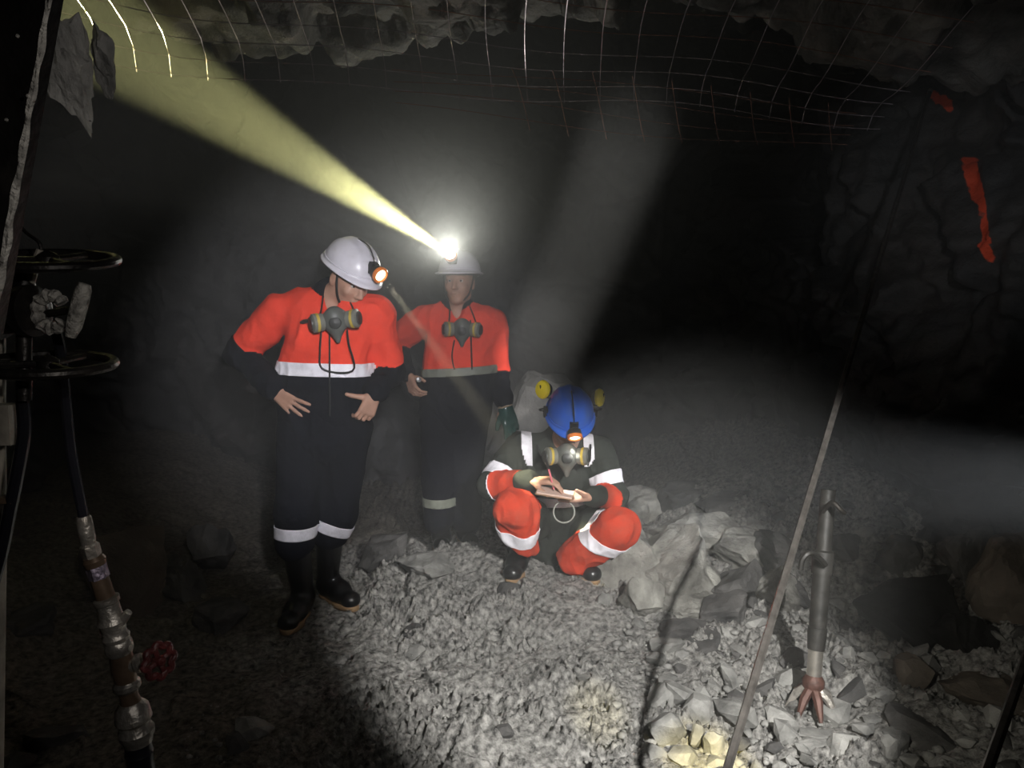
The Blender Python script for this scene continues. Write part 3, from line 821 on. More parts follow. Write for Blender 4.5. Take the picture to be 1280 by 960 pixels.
def hard_hat(parent, c, R, material, lamp_mat, name='hard_hat', ridge=0.006, lift=0.055, lamp_up=0.055, tilt=0.0, brim=0.018, peak=0.045):
    """dome with ridges, brim and peak; cap lamp on the front"""
    def w(x, y, z): return c + R @ V(x, y, z + lift)
    n, m = 56, 14; rx, ry, hz = 0.114, 0.142, 0.118
    vs = []; fs = []
    def ring(y0, rr, z, wob):
        for k in range(n):
            a = 2 * math.pi * k / n; sx, sy = math.cos(a), math.sin(a)
            rid = ridge * (math.exp(-(sx * rr * rx / 0.018) ** 2) + 0.7 * math.exp(-((abs(sx * rr * rx) - 0.05) / 0.012) ** 2)) * wob
            vs.append(w(sx * rx * rr, sy * ry * rr - 0.008, z + rid))
    prof = [(math.cos(t), math.sin(t)) for t in np.linspace(math.pi / 2 * 0.98, 0.0, m)]
    for rr, zz in prof: ring(0, rr, zz ** 0.92 * hz, min(1, zz * 1.6))
    # brim, wider at the front peak
    for step, (out, dz) in enumerate(((0.5, -0.004), (1.0, -0.009), (1.0, -0.013), (0.45, -0.010))):
        for k in range(n):
            a = 2 * math.pi * k / n; sx, sy = math.cos(a), math.sin(a)
            e = brim * out + peak * out * max(0, sy) ** 3
            vs.append(w(sx * (rx + e), sy * (ry + e) - 0.008, dz - 0.012 * out * max(0, sy) ** 2))
    rows = m + 4
    fs.append(tuple(range(n))[::-1])
    for i in range(rows - 1):
        for k in range(n):
            l = (k + 1) % n; fs.append((i * n + k, (i + 1) * n + k, (i + 1) * n + l, i * n + l))
    hat = mesh_obj(name, vs, fs, material, parent)
    sd = hat.modifiers.new('shell', 'SOLIDIFY'); sd.thickness = 0.003; sd.offset = -1
    # rain gutter line around the base
    MB().tube([w(math.cos(a) * (rx + 0.002), math.sin(a) * (ry + 0.002) - 0.008, 0.010) for a in np.linspace(0, 2 * math.pi, 41)[:-1]], 0.003, 6, True).build('rim_ridge', material, hat)
    MB().tube([w(math.cos(a) * (rx - 0.012), math.sin(a) * (ry - 0.012) - 0.008, -0.018) for a in np.linspace(0, 2 * math.pi, 33)[:-1]], 0.008, 6, True).build('headband', M_black, hat)
    # cap lamp
    up = R @ V(0, 0, 1); fw = R @ V(0, 1, 0)
    ld = unit(fw * math.cos(tilt) + up * math.sin(tilt))
    base = w(0, ry * 0.86, lamp_up)
    lamp = MB().box(base + fw * 0.002 + up * 0.004, (0.020, 0.013, 0.024), R).build('lamp_bracket', M_black, hat)
    lp = base + fw * 0.018
    body = MB().lathe(lp, ld, [(0.0, 0.018), (0.008, 0.030), (0.030, 0.034), (0.036, 0.034)], 24).build('cap_lamp', M_black, parent)
    MB().lathe(lp, ld, [(0.034, 0.0355), (0.046, 0.0365), (0.050, 0.034), (0.050, 0.027), (0.044, 0.026)], 28).build('lamp_bezel', M_bezel, body)
    MB().lathe(lp, ld, [(0.0430, 0.0262), (0.0470, 0.018), (0.0485, 0.0)], 24).build('lamp_lens', lamp_mat, body)
    cable = spline([base + up * 0.02 + fw * 0.004, w(0.004, ry * 0.80, 0.10), w(0.004, ry * 0.30, hz + 0.012), w(0.0, -ry * 0.5, hz * 0.88), w(0, -ry * 0.98, 0.03), w(0, -ry * 1.02, -0.04)], 30)
    MB().tube(cable, 0.0032, 6).build('lamp_cable', M_black, body)
    return hat, lp + ld * 0.055, ld

def boot(parent, toe, heel_z, yaw_dir, top, name='boot', tall=True, roll=None):
    """rubber boot standing on the ground; toe = toe tip on the ground, yaw_dir = where it points, top = centre of the shaft's mouth"""
    f = unit(V(yaw_dir[0], yaw_dir[1], yaw_dir[2] if len(yaw_dir) > 2 else 0)); u0 = V(0, 0, 1)
    r = unit(np.cross(f, u0)); u = np.cross(r, f)
    t = np.asarray(toe, float)
    def w(x, y, z): return t + r * x + f * (y) + u * z
    F = Field()
    F.cone(w(0, -0.045, 0.040), w(0, -0.12, 0.062), 0.042, 0.046, 0.03, (u, 0.85))
    F.cone(w(0, -0.12, 0.066), w(0, -0.245, 0.055), 0.045, 0.040, 0.03)
    ank = w(0, -0.225, 0.10)
    F.cone(ank, np.asarray(top, float), 0.050, 0.066, 0.035)
    F.cone(ank, w(0, -0.14, 0.075), 0.048, 0.048, 0.03)
    F.ball(w(0, -0.04, 0.050), (0.043, 0.038, 0.034), 0.02, np.stack([r, f, u], 1))
    F.half(w(0, 0, 0.016), -u)
    F.half(np.asarray(top, float), unit(np.asarray(top, float) - ank))
    v, fc = F.mesh(0.006); v = relax(v, fc, 2)
    b = mesh_obj(name, v, fc, M_rubber, parent)
    # sole: outline with a waist at the instep
    out = []
    for k in range(28):
        a = 2 * math.pi * k / 28; y = -0.142 + 0.142 * math.cos(a) * 1.02
        wd = 0.050 if y > -0.13 else 0.042
        if -0.20 < y < -0.11: wd *= 0.93
        out.append((wd * math.copysign(abs(math.sin(a)) ** 0.75, math.sin(a)), y))
    vs = [w(x, y, z) for z in (0.0, 0.017, 0.022) for x, y in out]; n = 28
    fs = [tuple(range(n)), tuple(2 * n + k for k in range(n))[::-1]] + [(i * n + k, (i + 1) * n + k, (i + 1) * n + (k + 1) % n, i * n + (k + 1) % n) for i in (0, 1) for k in range(n)]
    s = mesh_obj('sole', vs, fs, M_sole, b)
    bm = bmesh.new(); bm.from_mesh(s.data); bmesh.ops.recalc_face_normals(bm, faces=bm.faces); bm.to_mesh(s.data); bm.free()
    # pull tab at the mouth
    tp = np.asarray(top, float); ax = unit(tp - ank)
    MB().torus(tp - ax * 0.006, ax, 0.063, 0.0055, 28, 6).build('mouth_rim', M_rubber, b)
    return b, (t, r, f, u, ank)

def respirator(parent, c, R, big=1.0, strap_pts=None):
    """half-face mask hanging on the chest: rubber cup, two filter drums, valve, straps"""
    def w(x, y, z): return c + R @ (V(x, y, z) * big)
    F = Field()
    F.cone(w(0, 0.018, -0.012), w(0, 0.028, 0.022), 0.034 * big, 0.040 * big, 0.02)
    F.cone(w(0, 0.015, -0.015), w(0, 0.010, -0.068), 0.030 * big, 0.010 * big, 0.02)
    F.cone(w(-0.03, 0.012, 0.01), w(0.03, 0.012, 0.01), 0.030 * big, 0.030 * big, 0.02)
    v, f = F.mesh(0.005)
    m = mesh_obj('respirator', v, f, M_mask, parent)
    MB().lathe(w(0, 0.052, -0.004), R @ V(0, 1, -0.15), [(0, 0.024 * big), (0.012, 0.022 * big), (0.016, 0.014 * big), (0.018, 0.0)], 20).build('exhale_valve', M_mask_d, m)
    for s in (-1, 1):
        ax = R @ unit(V(s, 0.35, -0.05))
        p = w(0.042 * s, 0.016, 0.008)
        d = MB().lathe(p, ax, [(0, 0.024 * big), (0.006, 0.033 * big), (0.020 * big, 0.034 * big), (0.022 * big, 0.036 * big), (0.044 * big, 0.036 * big), (0.048 * big, 0.030 * big), (0.050 * big, 0.0)], 22).build('filter', M_filter, m)
        MB().lathe(p, ax, [(0.023 * big, 0.0368 * big), (0.033 * big, 0.0368 * big)], 22).build('filter_label', M_ylabel, d)
        MB().lathe(p, ax, [(0.0485 * big, 0.026 * big), (0.054 * big, 0.025 * big), (0.055 * big, 0.0)], 16).build('filter_cap', M_mask_d, d)
    for pts in (strap_pts or []):
        MB().tube(spline(pts, 26), 0.0042, 6).build('strap', M_black, m)
    return m

# ------------------------------------------------------------------ garments
def garment(name, F, h, parent, mats, pick, cuts=(), amp=0.006, seed=1, freq=9.0, smooth_it=2):
    """skin of a field; cut along planes so that colour blocks meet in clean seams. pick(centres, tags) -> material index"""
    v, f = F.mesh(h); v = relax(v, f, smooth_it); v = folds(v, f, amp, seed, freq)
    o = mesh_obj(name, v, f, None, parent, mats=mats)
    bm = bmesh.new(); bm.from_mesh(o.data)
    for tset, p, n in cuts:
        if tset is None: geom = bm.verts[:] + bm.edges[:] + bm.faces[:]
        else:
            cen = np.array([fc.calc_center_median() for fc in bm.faces]); tg = F.tags(cen)
            fs = [fc for fc, t in zip(bm.faces, tg) if t in tset]
            geom = list({e for fc in fs for e in fc.edges}) + list({x for fc in fs for x in fc.verts}) + fs
        bmesh.ops.bisect_plane(bm, geom=geom, plane_co=tuple(p), plane_no=tuple(n), dist=1e-5)
    bm.faces.ensure_lookup_table()
    cen = np.array([fc.calc_center_median() for fc in bm.faces]); tg = F.tags(cen)
    mi = pick(cen, tg)
    for fc, i in zip(bm.faces, mi): fc.material_index = int(i); fc.smooth = True
    bm.to_mesh(o.data); bm.free()
    return o

def band(src, F, tset, p1, n1, p2, n2, material, parent, name='reflective_band', off=0.004, extra=None):
    """strip of tape sewn onto a garment, between two planes (keeps the n1 side of p1 and the -n2 side of p2)"""
    bm = bmesh.new(); bm.from_mesh(src.data)
    if tset is not None:
        cen = np.array([fc.calc_center_median() for fc in bm.faces]); tg = F.tags(cen)
        bmesh.ops.delete(bm, geom=[fc for fc, t in zip(bm.faces, tg) if t not in tset], context='FACES')
    planes = [(p1, -unit(n1)), (p2, unit(n2))] + [(p, unit(n)) for p, n in (extra or [])]
    for p, n in planes:
        bmesh.ops.bisect_plane(bm, geom=bm.verts[:] + bm.edges[:] + bm.faces[:], plane_co=tuple(p), plane_no=tuple(n), clear_outer=True, dist=1e-6)
    if not bm.faces: bm.free(); return None
    bm.normal_update()
    bmesh.ops.solidify(bm, geom=bm.faces[:], thickness=-off)
    for fc in bm.faces: fc.material_index = 0; fc.smooth = True
    me = bpy.data.meshes.new(name); bm.to_mesh(me); bm.free()
    me.materials.append(material)
    o = bpy.data.objects.new(name, me); COL.objects.link(o); attach(o, parent)
    return o

def limb_plane(a, b, t):
    return a + (b - a) * t, unit(b - a)

# ================================================================== miner A: white hard hat, hands on hips
def miner_white():
    gl, gr = ground_hit(358, 792), ground_hit(428, 757)
    Y0 = gl[1] + 0.10
    J = dict(neck=P(414, 376, Y0 + .02), chest=P(412, 420, Y0), waist=P(407, 480, Y0), pelvis=P(407, 522, Y0),
             sl=P(353, 388, Y0), el=P(301, 440, Y0 + .07), wl=P(345, 489, Y0 - .10),
             sr=P(470, 394, Y0 + .02), er=P(487, 464, Y0 + .10), wr=P(467, 494, Y0 - .10),
             hl=P(378, 535, Y0), kl=P(370, 640, Y0 - .05), hr=P(434, 535, Y0 + .02), kr=P(421, 640, Y0 + .06))
    front = unit(V(0.12, -1, 0))
    root = empty('person', V(J['pelvis'][0], Y0, gl[2]))
    tag(root, 'person in white hard hat and orange navy overalls, standing with hands on hips', 'person', 'miners in the heading')
    # boots
    fl = unit(V(-0.12, -1, 0)); fr = unit(V(0.75, -0.65, 0))
    tl, tr_ = gl + fl * 0.02, gr + fr * 0.11
    bt1, b1 = boot(root, tl, 0, fl, P(369, 678, Y0 - .03))
    bt2, b2 = boot(root, tr_, 0, fr, P(412, 668, Y0 + .10))
    for bt, (px, py, yy) in ((bt1, (362, 688, Y0 - .105)),):
        MB().box(P(px, py, yy), (0.028, 0.004, 0.016), frame(V(0.1, -1, 0.0))).build('maker_tag', mat('boot_tag', (0.42, 0.36, 0.2), 0.6, var=0.5, scale=90), bt)
    al, ar = b1[4], b2[4]
    # body
    hc = P(437, 348, Y0 - .03)
    R = frame(V(0.66, -0.58, -0.50), V(0.10, -0.05, 1))
    B = Field()
    add_head(B, hc, R, J['neck'])
    B.cone(J['neck'], J['chest'], 0.06, 0.09, 0.03); B.cone(J['chest'], J['pelvis'], 0.10, 0.10, 0.03)
    for s, e, w_ in (('sl', 'el', 'wl'), ('sr', 'er', 'wr')):
        B.cone(J['chest'] * .3 + J[s] * .7, J[s], 0.045, 0.045, 0.03); B.cone(J[s], J[e], 0.045, 0.036, 0.02); B.cone(J[e], J[w_], 0.036, 0.026, 0.02)
    for h_, k_, a_ in (('hl', 'kl', al), ('hr', 'kr', ar)):
        B.cone(J['pelvis'], J[h_], 0.08, 0.075, 0.03); B.cone(J[h_], J[k_], 0.07, 0.05, 0.02); B.cone(J[k_], a_, 0.048, 0.035, 0.02)
    # image-left hand: flat on the hip, fingers spread to the right and down
    add_hand(B, J['wl'], V(0.72, -0.25, -0.55), V(0.15, 1, 0.1), -1, (0.10, 0.16, 0.2, 0.25), (0.55, 0.85, 0.1), 0.30, 1.02, 0.1)
    # image-right hand: loose fist with the thumb towards the belly
    add_hand(B, J['wr'], V(-0.25, -0.45, -0.75), V(-0.55, 0.55, -0.25), 1, (0.85, 0.95, 0.95, 0.95), (0.35, 0.85, 0.3), 0.05, 1.0, -0.1)
    v, f = B.mesh(0.0045); v = relax(v, f, 1, 0.4)
    mesh_obj('body', v, f, M_skin, root)
    eyes(hc, R, root)
    H = Field(); H.ball(hc + R @ V(0, -0.022, 0.03), (0.080, 0.092, 0.088), 0.01, R); H.half(hc + R @ V(0, 0.0, -0.035), -R[:, 2] * 1.0 + R[:, 1] * -0.0); H.half(hc + R @ V(0, 0.035, 0), R[:, 1])
    v, f = H.mesh(0.006); mesh_obj('hair', v, f, M_hair, root)
    # overalls: jacket
    G = Field()
    fl_ = (front, 0.66)
    G.cone(J['chest'] + V(0, 0, -.02), J['waist'] + V(0, 0, -.01), 0.200, 0.196, 0.05, fl_, 'torso')
    G.cone(J['waist'], J['pelvis'] + V(0, 0, -.03), 0.196, 0.200, 0.05, fl_, 'torso')
    G.cone(J['sl'] + V(.07, 0, .005), J['sr'] + V(-.06, 0, .0), 0.085, 0.082, 0.06, None, 'torso')
    G.cone(J['neck'] + V(0, 0.02, -0.01), J['neck'] + V(0.0, 0.0, 0.03), 0.078, 0.072, 0.04, None, 'collar')
    for s, e, w_, tg in (('sl', 'el', 'wl', 'L'), ('sr', 'er', 'wr', 'R')):
        G.cone(J[s], J[e], 0.080, 0.068, 0.03, None, 'up' + tg)
        G.cone(J[e], J[w_] - unit(J[w_] - J[e]) * 0.02, 0.058, 0.046, 0.03, None, 'fo' + tg)
    # neck opening
    G.cone(J['neck'] + V(.012, -0.10, -0.05), J['neck'] + V(0.03, -0.06, 0.12), 0.030, 0.075, 0.015, sub=True)
    zs = P(405, 468, Y0)[2]
    up = V(0.02, 0, 1)
    cl = limb_plane(J['sl'], J['el'], 0.80); cr = limb_plane(J['sr'], J['er'], 0.86)
    ob = (V(J['waist'][0], 0, zs), unit(V(0.03, 0, 1)))
    def pick(c, tg):
        o = np.zeros(len(c), int)
        tor = np.isin(tg, ('torso',))
        o[tor & (((c - ob[0]) @ ob[1]) < 0)] = 1
        o[(tg == 'collar')] = 1
        o[(tg == 'upL') & (((c - cl[0]) @ cl[1]) > 0)] = 1; o[(tg == 'upR') & (((c - cr[0]) @ cr[1]) > 0)] = 1
        o[(tg == 'foL') | (tg == 'foR')] = 1
        return o
    jk = garment('jacket', G, 0.0075, root, [M_orange, M_navy], pick, [(('torso',), *ob), (('upL',), *cl), (('upR',), *cr)], 0.014, 4)
    # sleeve hems and tape
    band(jk, G, ('torso',), ob[0] + V(0, 0, 0.0), ob[1], ob[0] + V(0, 0, 0.058), ob[1], M_tape, root)
    c0 = J['chest']
    # zip placket
    MB().tube([P(412, y, Y0 - .145 + (0.01 if y < 400 else 0)) for y in (385, 400, 420, 440, 460, 480, 500, 520)], 0.004, 6).build('zip', M_black, jk)
    # trousers
    T = Field()
    T.cone(J['pelvis'] + V(0, 0, .03), J['pelvis'] + V(0, 0, -.06), 0.19, 0.18, 0.05, (front, 0.68), 'hip')
    bl, br = P(368, 676, Y0 - .03), P(414, 664, Y0 + .10)
    for h_, k_, b_, tg in (('hl', 'kl', bl, 'L'), ('hr', 'kr', br, 'R')):
        T.cone(J[h_], J[k_], 0.108, 0.092, 0.04, None, 'th' + tg)
        T.cone(J[k_], b_, 0.092, 0.088, 0.03, None, 'sh' + tg)
        pass
    v0 = garment('trousers', T, 0.0085, root, [M_navy], lambda c, t: np.zeros(len(c), int), (), 0.008, 21, 7.0)
    n1 = unit(V(0.02, 0, 1)); q1 = P(368, 677, Y0 - .12)
    band(v0, T, ('shL', 'thL'), q1, n1, q1 + V(0, 0, 0.056), n1, M_tape, root)
    n2 = unit(V(0.48, 0, 1)); q2 = P(414, 668, Y0 + .02)
    band(v0, T, ('shR', 'thR'), q2, n2, q2 + n2 * 0.056, n2, M_tape, root)
    # hard hat, lamp, chin strap
    hat, lamp, ld = hard_hat(root, hc + R @ V(0, -0.005, 0), R, M_hat_w, M_lens, tilt=0.0, peak=0.022, brim=0.014)
    for s in (-1, 1):
        MB().tube(spline([hc + R @ V(0.088 * s, 0.012, 0.045), hc + R @ V(0.078 * s, 0.03, -0.03), hc + R @ V(0.055 * s, 0.05, -0.09), hc + R @ V(0, 0.066, -0.123)], 14), 0.0055, 6).build('chin_strap', M_black, hat)
    # respirator on the chest
    rc = P(420, 404, Y0 - .165); RR = frame(unit(V(0.15, -1, 0.12)), V(-0.12, 0, 1))
    respirator(root, rc, RR, 1.12, [
        [P(396, 405, Y0 - .17), P(402, 385, Y0 - .12), P(404, 365, Y0 - .03)],
        [P(446, 405, Y0 - .17), P(442, 388, Y0 - .12), P(436, 374, Y0 - .05)],
        [P(402, 408, Y0 - .17), P(400, 440, Y0 - .165), P(402, 460, Y0 - .155), P(425, 466, Y0 - .155), P(443, 460, Y0 - .155), P(436, 430, Y0 - .165), P(434, 412, Y0 - .17)]])
    MB().tube(spline([P(376, 403, Y0 - .14), P(386, 401, Y0 - .165), P(398, 402, Y0 - .17)], 8), [0.006, 0.009, 0.009, 0.009, 0.009, 0.009, 0.009, 0.008, 0.008][:9], 8).build('mask_harness', M_mask_d, root)
    return lamp, ld

# ================================================================== miner B: lamp shining at the roof
def miner_back():
    Y0 = 4.32
    gz = 0.12
    J = dict(neck=P(571, 388, Y0), chest=P(576, 425, Y0), waist=P(574, 470, Y0), pelvis=P(570, 505, Y0),
             sl=P(530, 400, Y0), el=P(492, 428, Y0 + .12), wl=P(511, 470, Y0 - .08),
             sr=P(615, 402, Y0), er=P(622, 462, Y0 + .06), wr=P(631, 505, Y0 - .06),
             hl=P(550, 515, Y0), kl=P(548, 600, Y0 - .06), hr=P(588, 515, Y0), kr=P(580, 600, Y0))
    front = unit(V(0.05, -1, 0))
    root = empty('person', V(J['pelvis'][0], Y0, gz))
    tag(root, 'person in orange and dark overalls behind, cap lamp glaring up at the roof', 'person', 'miners in the heading')
    tl = V(J['kl'][0] + .02, Y0 - .12, floor_base(J['kl'][0], Y0 - .1)); tr_ = V(J['kr'][0] + .05, Y0 - .05, floor_base(J['kr'][0], Y0))
    k1, b1 = boot(root, tl, 0, V(0.1, -1, 0), P(549, 645, Y0 - .02)); k2, b2 = boot(root, tr_, 0, V(0.35, -1, 0), P(583, 645, Y0 + .04))
    MB().box(P(544, 655, Y0 - .09), (0.022, 0.004, 0.016), frame(V(0.05, -1, 0))).build('maker_tag', mat('boot_tag', (0.4, 0.36, 0.2), 0.6), k1)
    al, ar = b1[4], b2[4]
    hc = P(574, 352, Y0 - .03)
    R = frame(V(-0.20, -1, 0.02), V(0, 0, 1))
    B = Field(); add_head(B, hc, R, J['neck'])
    B.cone(J['neck'], J['chest'], 0.06, 0.09, 0.03); B.cone(J['chest'], J['pelvis'], 0.10, 0.10, 0.03)
    for s, e, w_ in (('sl', 'el', 'wl'), ('sr', 'er', 'wr')):
        B.cone(J['chest'] * .3 + J[s] * .7, J[s], 0.045, 0.045, 0.03); B.cone(J[s], J[e], 0.045, 0.036, 0.02); B.cone(J[e], J[w_], 0.036, 0.026, 0.02)
    for h_, k_, a_ in (('hl', 'kl', al), ('hr', 'kr', ar)):
        B.cone(J['pelvis'], J[h_], 0.08, 0.075, 0.03); B.cone(J[h_], J[k_], 0.07, 0.05, 0.02); B.cone(J[k_], a_, 0.048, 0.035, 0.02)
    add_hand(B, J['wl'], V(0.25, -0.4, -0.6), V(0.6, 0.5, 0.0), -1, (0.6, 0.65, 0.7, 0.75), (0.6, 0.7, 0.3), 0.08)
    add_hand(B, J['wr'], V(0.30, -0.15, -0.95), V(-0.3, 0.9, 0.1), 1, (0.30, 0.35, 0.4, 0.45), (0.7, 0.6, 0.2), 0.15, tg='hand')
    v, f = B.mesh(0.005); v = relax(v, f, 1, 0.4)
    mesh_obj('body', v, f, M_skin, root); eyes(hc, R, root)
    # green rubber glove over the hand
    GL = Field()
    add_hand(GL, J['wr'] + V(.004, -.004, -.02), V(0.30, -0.15, -0.95), V(-0.3, 0.9, 0.1), 1, (0.30, 0.35, 0.4, 0.45), (0.7, 0.6, 0.2), 0.15, 1.08, fat=1.4)
    GL.cone(J['wr'] + V(.004, -.004, -.02), J['wr'] + V(.016, -.01, -.06), 0.036, 0.030, 0.015)
    v, f = GL.mesh(0.006); v = relax(v, f, 1); gv = mesh_obj('glove', v, f, M_glove, root)
    MB().torus(J['wr'] + V(.002, 0, -.012), V(0.3, -0.1, -1), 0.034, 0.009, 24, 8).build('glove_cuff', mat('tan_cuff', (0.35, 0.25, 0.16), 0.8), gv)
    G = Field(); fl_ = (front, 0.66)
    G.cone(J['chest'] + V(0, 0, -.01), J['waist'], 0.198, 0.195, 0.05, fl_, 'torso'); G.cone(J['waist'], J['pelvis'] + V(0, 0, -.03), 0.195, 0.2, 0.05, fl_, 'torso')
    G.cone(J['sl'] + V(.06, 0, 0), J['sr'] + V(-.06, 0, 0), 0.085, 0.085, 0.06, None, 'torso')
    G.cone(J['neck'] + V(0, .02, -.02), J['neck'] + V(0, .0, .02), 0.078, 0.072, 0.04, None, 'collar')
    for s, e, w_, tg in (('sl', 'el', 'wl', 'L'), ('sr', 'er', 'wr', 'R')):
        G.cone(J[s], J[e], 0.080, 0.068, 0.03, None, 'up' + tg); G.cone(J[e], J[w_] - unit(J[w_] - J[e]) * 0.02, 0.058, 0.046, 0.03, None, 'fo' + tg)
    G.cone(J['neck'] + V(0, -.10, -.04), J['neck'] + V(0, -.07, .12), 0.03, 0.07, 0.015, sub=True)
    ob = (P(574, 470, Y0 - .13), unit(V(-0.06, 0, 1)))
    cl = limb_plane(J['sl'], J['el'], 0.88); cr = limb_plane(J['sr'], J['er'], 1.02)
    def pick(c, tg):
        o = np.zeros(len(c), int)
        o[(tg == 'torso') & (((c - ob[0]) @ ob[1]) < 0)] = 1; o[tg == 'collar'] = 1
        o[(tg == 'upL') & (((c - cl[0]) @ cl[1]) > 0)] = 1; o[(tg == 'upR') & (((c - cr[0]) @ cr[1]) > 0)] = 1
        o[(tg == 'foL') | (tg == 'foR')] = 1
        return o
    jk = garment('jacket', G, 0.0085, root, [M_orange, M_navy], pick, [(('torso',), *ob), (('upL',), *cl), (('upR',), *cr)], 0.014, 44)
    band(jk, G, ('torso',), ob[0], ob[1], ob[0] + V(0, 0, 0.045), ob[1], M_tape_grey, root)
    MB().tube([P(x, y, Y0 - .14) for x, y in ((588, 400), (589, 430), (590, 462))], 0.005, 6).build('zip', M_black, jk)
    T = Field()
    T.cone(J['pelvis'] + V(0, 0, .03), J['pelvis'] + V(0, 0, -.06), 0.19, 0.18, 0.05, (front, 0.68), 'hip')
    bl, br = P(548, 648, Y0 - .04), P(583, 648, Y0 + .04)
    for h_, k_, b_, tg in (('hl', 'kl', bl, 'L'), ('hr', 'kr', br, 'R')):
        T.cone(J[h_], J[k_], 0.108, 0.092, 0.04, None, 'th' + tg); T.cone(J[k_], b_, 0.092, 0.086, 0.03, None, 'sh' + tg)
    v0 = garment('trousers', T, 0.0095, root, [M_navy], lambda c, t: np.zeros(len(c), int), (), 0.008, 61, 7.0)
    q1 = P(548, 634, Y0 - .1)
    band(v0, T, ('shL', 'thL'), q1, V(0, 0, 1), q1 + V(0, 0, .05), V(0, 0, 1), M_tape_grey, root)
    hat, lamp, ld = hard_hat(root, hc + R @ V(0, -0.005, 0), R, M_hat_w, M_lens_hot, tilt=0.55, lamp_up=0.05)
    for s in (-1, 1):
        MB().tube(spline([hc + R @ V(0.088 * s, 0.012, 0.045), hc + R @ V(0.078 * s, 0.03, -0.03), hc + R @ V(0.055 * s, 0.05, -0.09), hc + R @ V(0, 0.066, -0.123)], 14), 0.0055, 6).build('chin_strap', M_black, hat)
    rc = P(578, 414, Y0 - .165); RR = frame(unit(V(0.0, -1, 0.1)), V(0.02, 0, 1))
    respirator(root, rc, RR, 1.1, [[P(560, 410, Y0 - .17), P(562, 395, Y0 - .12), P(562, 380, Y0 - .04)], [P(597, 410, Y0 - .17), P(592, 395, Y0 - .12), P(586, 380, Y0 - .04)],
        [P(568, 425, Y0 - .175), P(565, 445, Y0 - .165), P(568, 462, Y0 - .155)]])
    MB().lathe(P(522, 474, Y0 - .16), V(0.4, -1, 0), [(0, 0.012), (0.03, 0.014), (0.032, 0.0)], 14).build('belt_tool', mat('bright_steel', (0.6, 0.6, 0.62), 0.3, 0.9), root)
    return lamp, ld

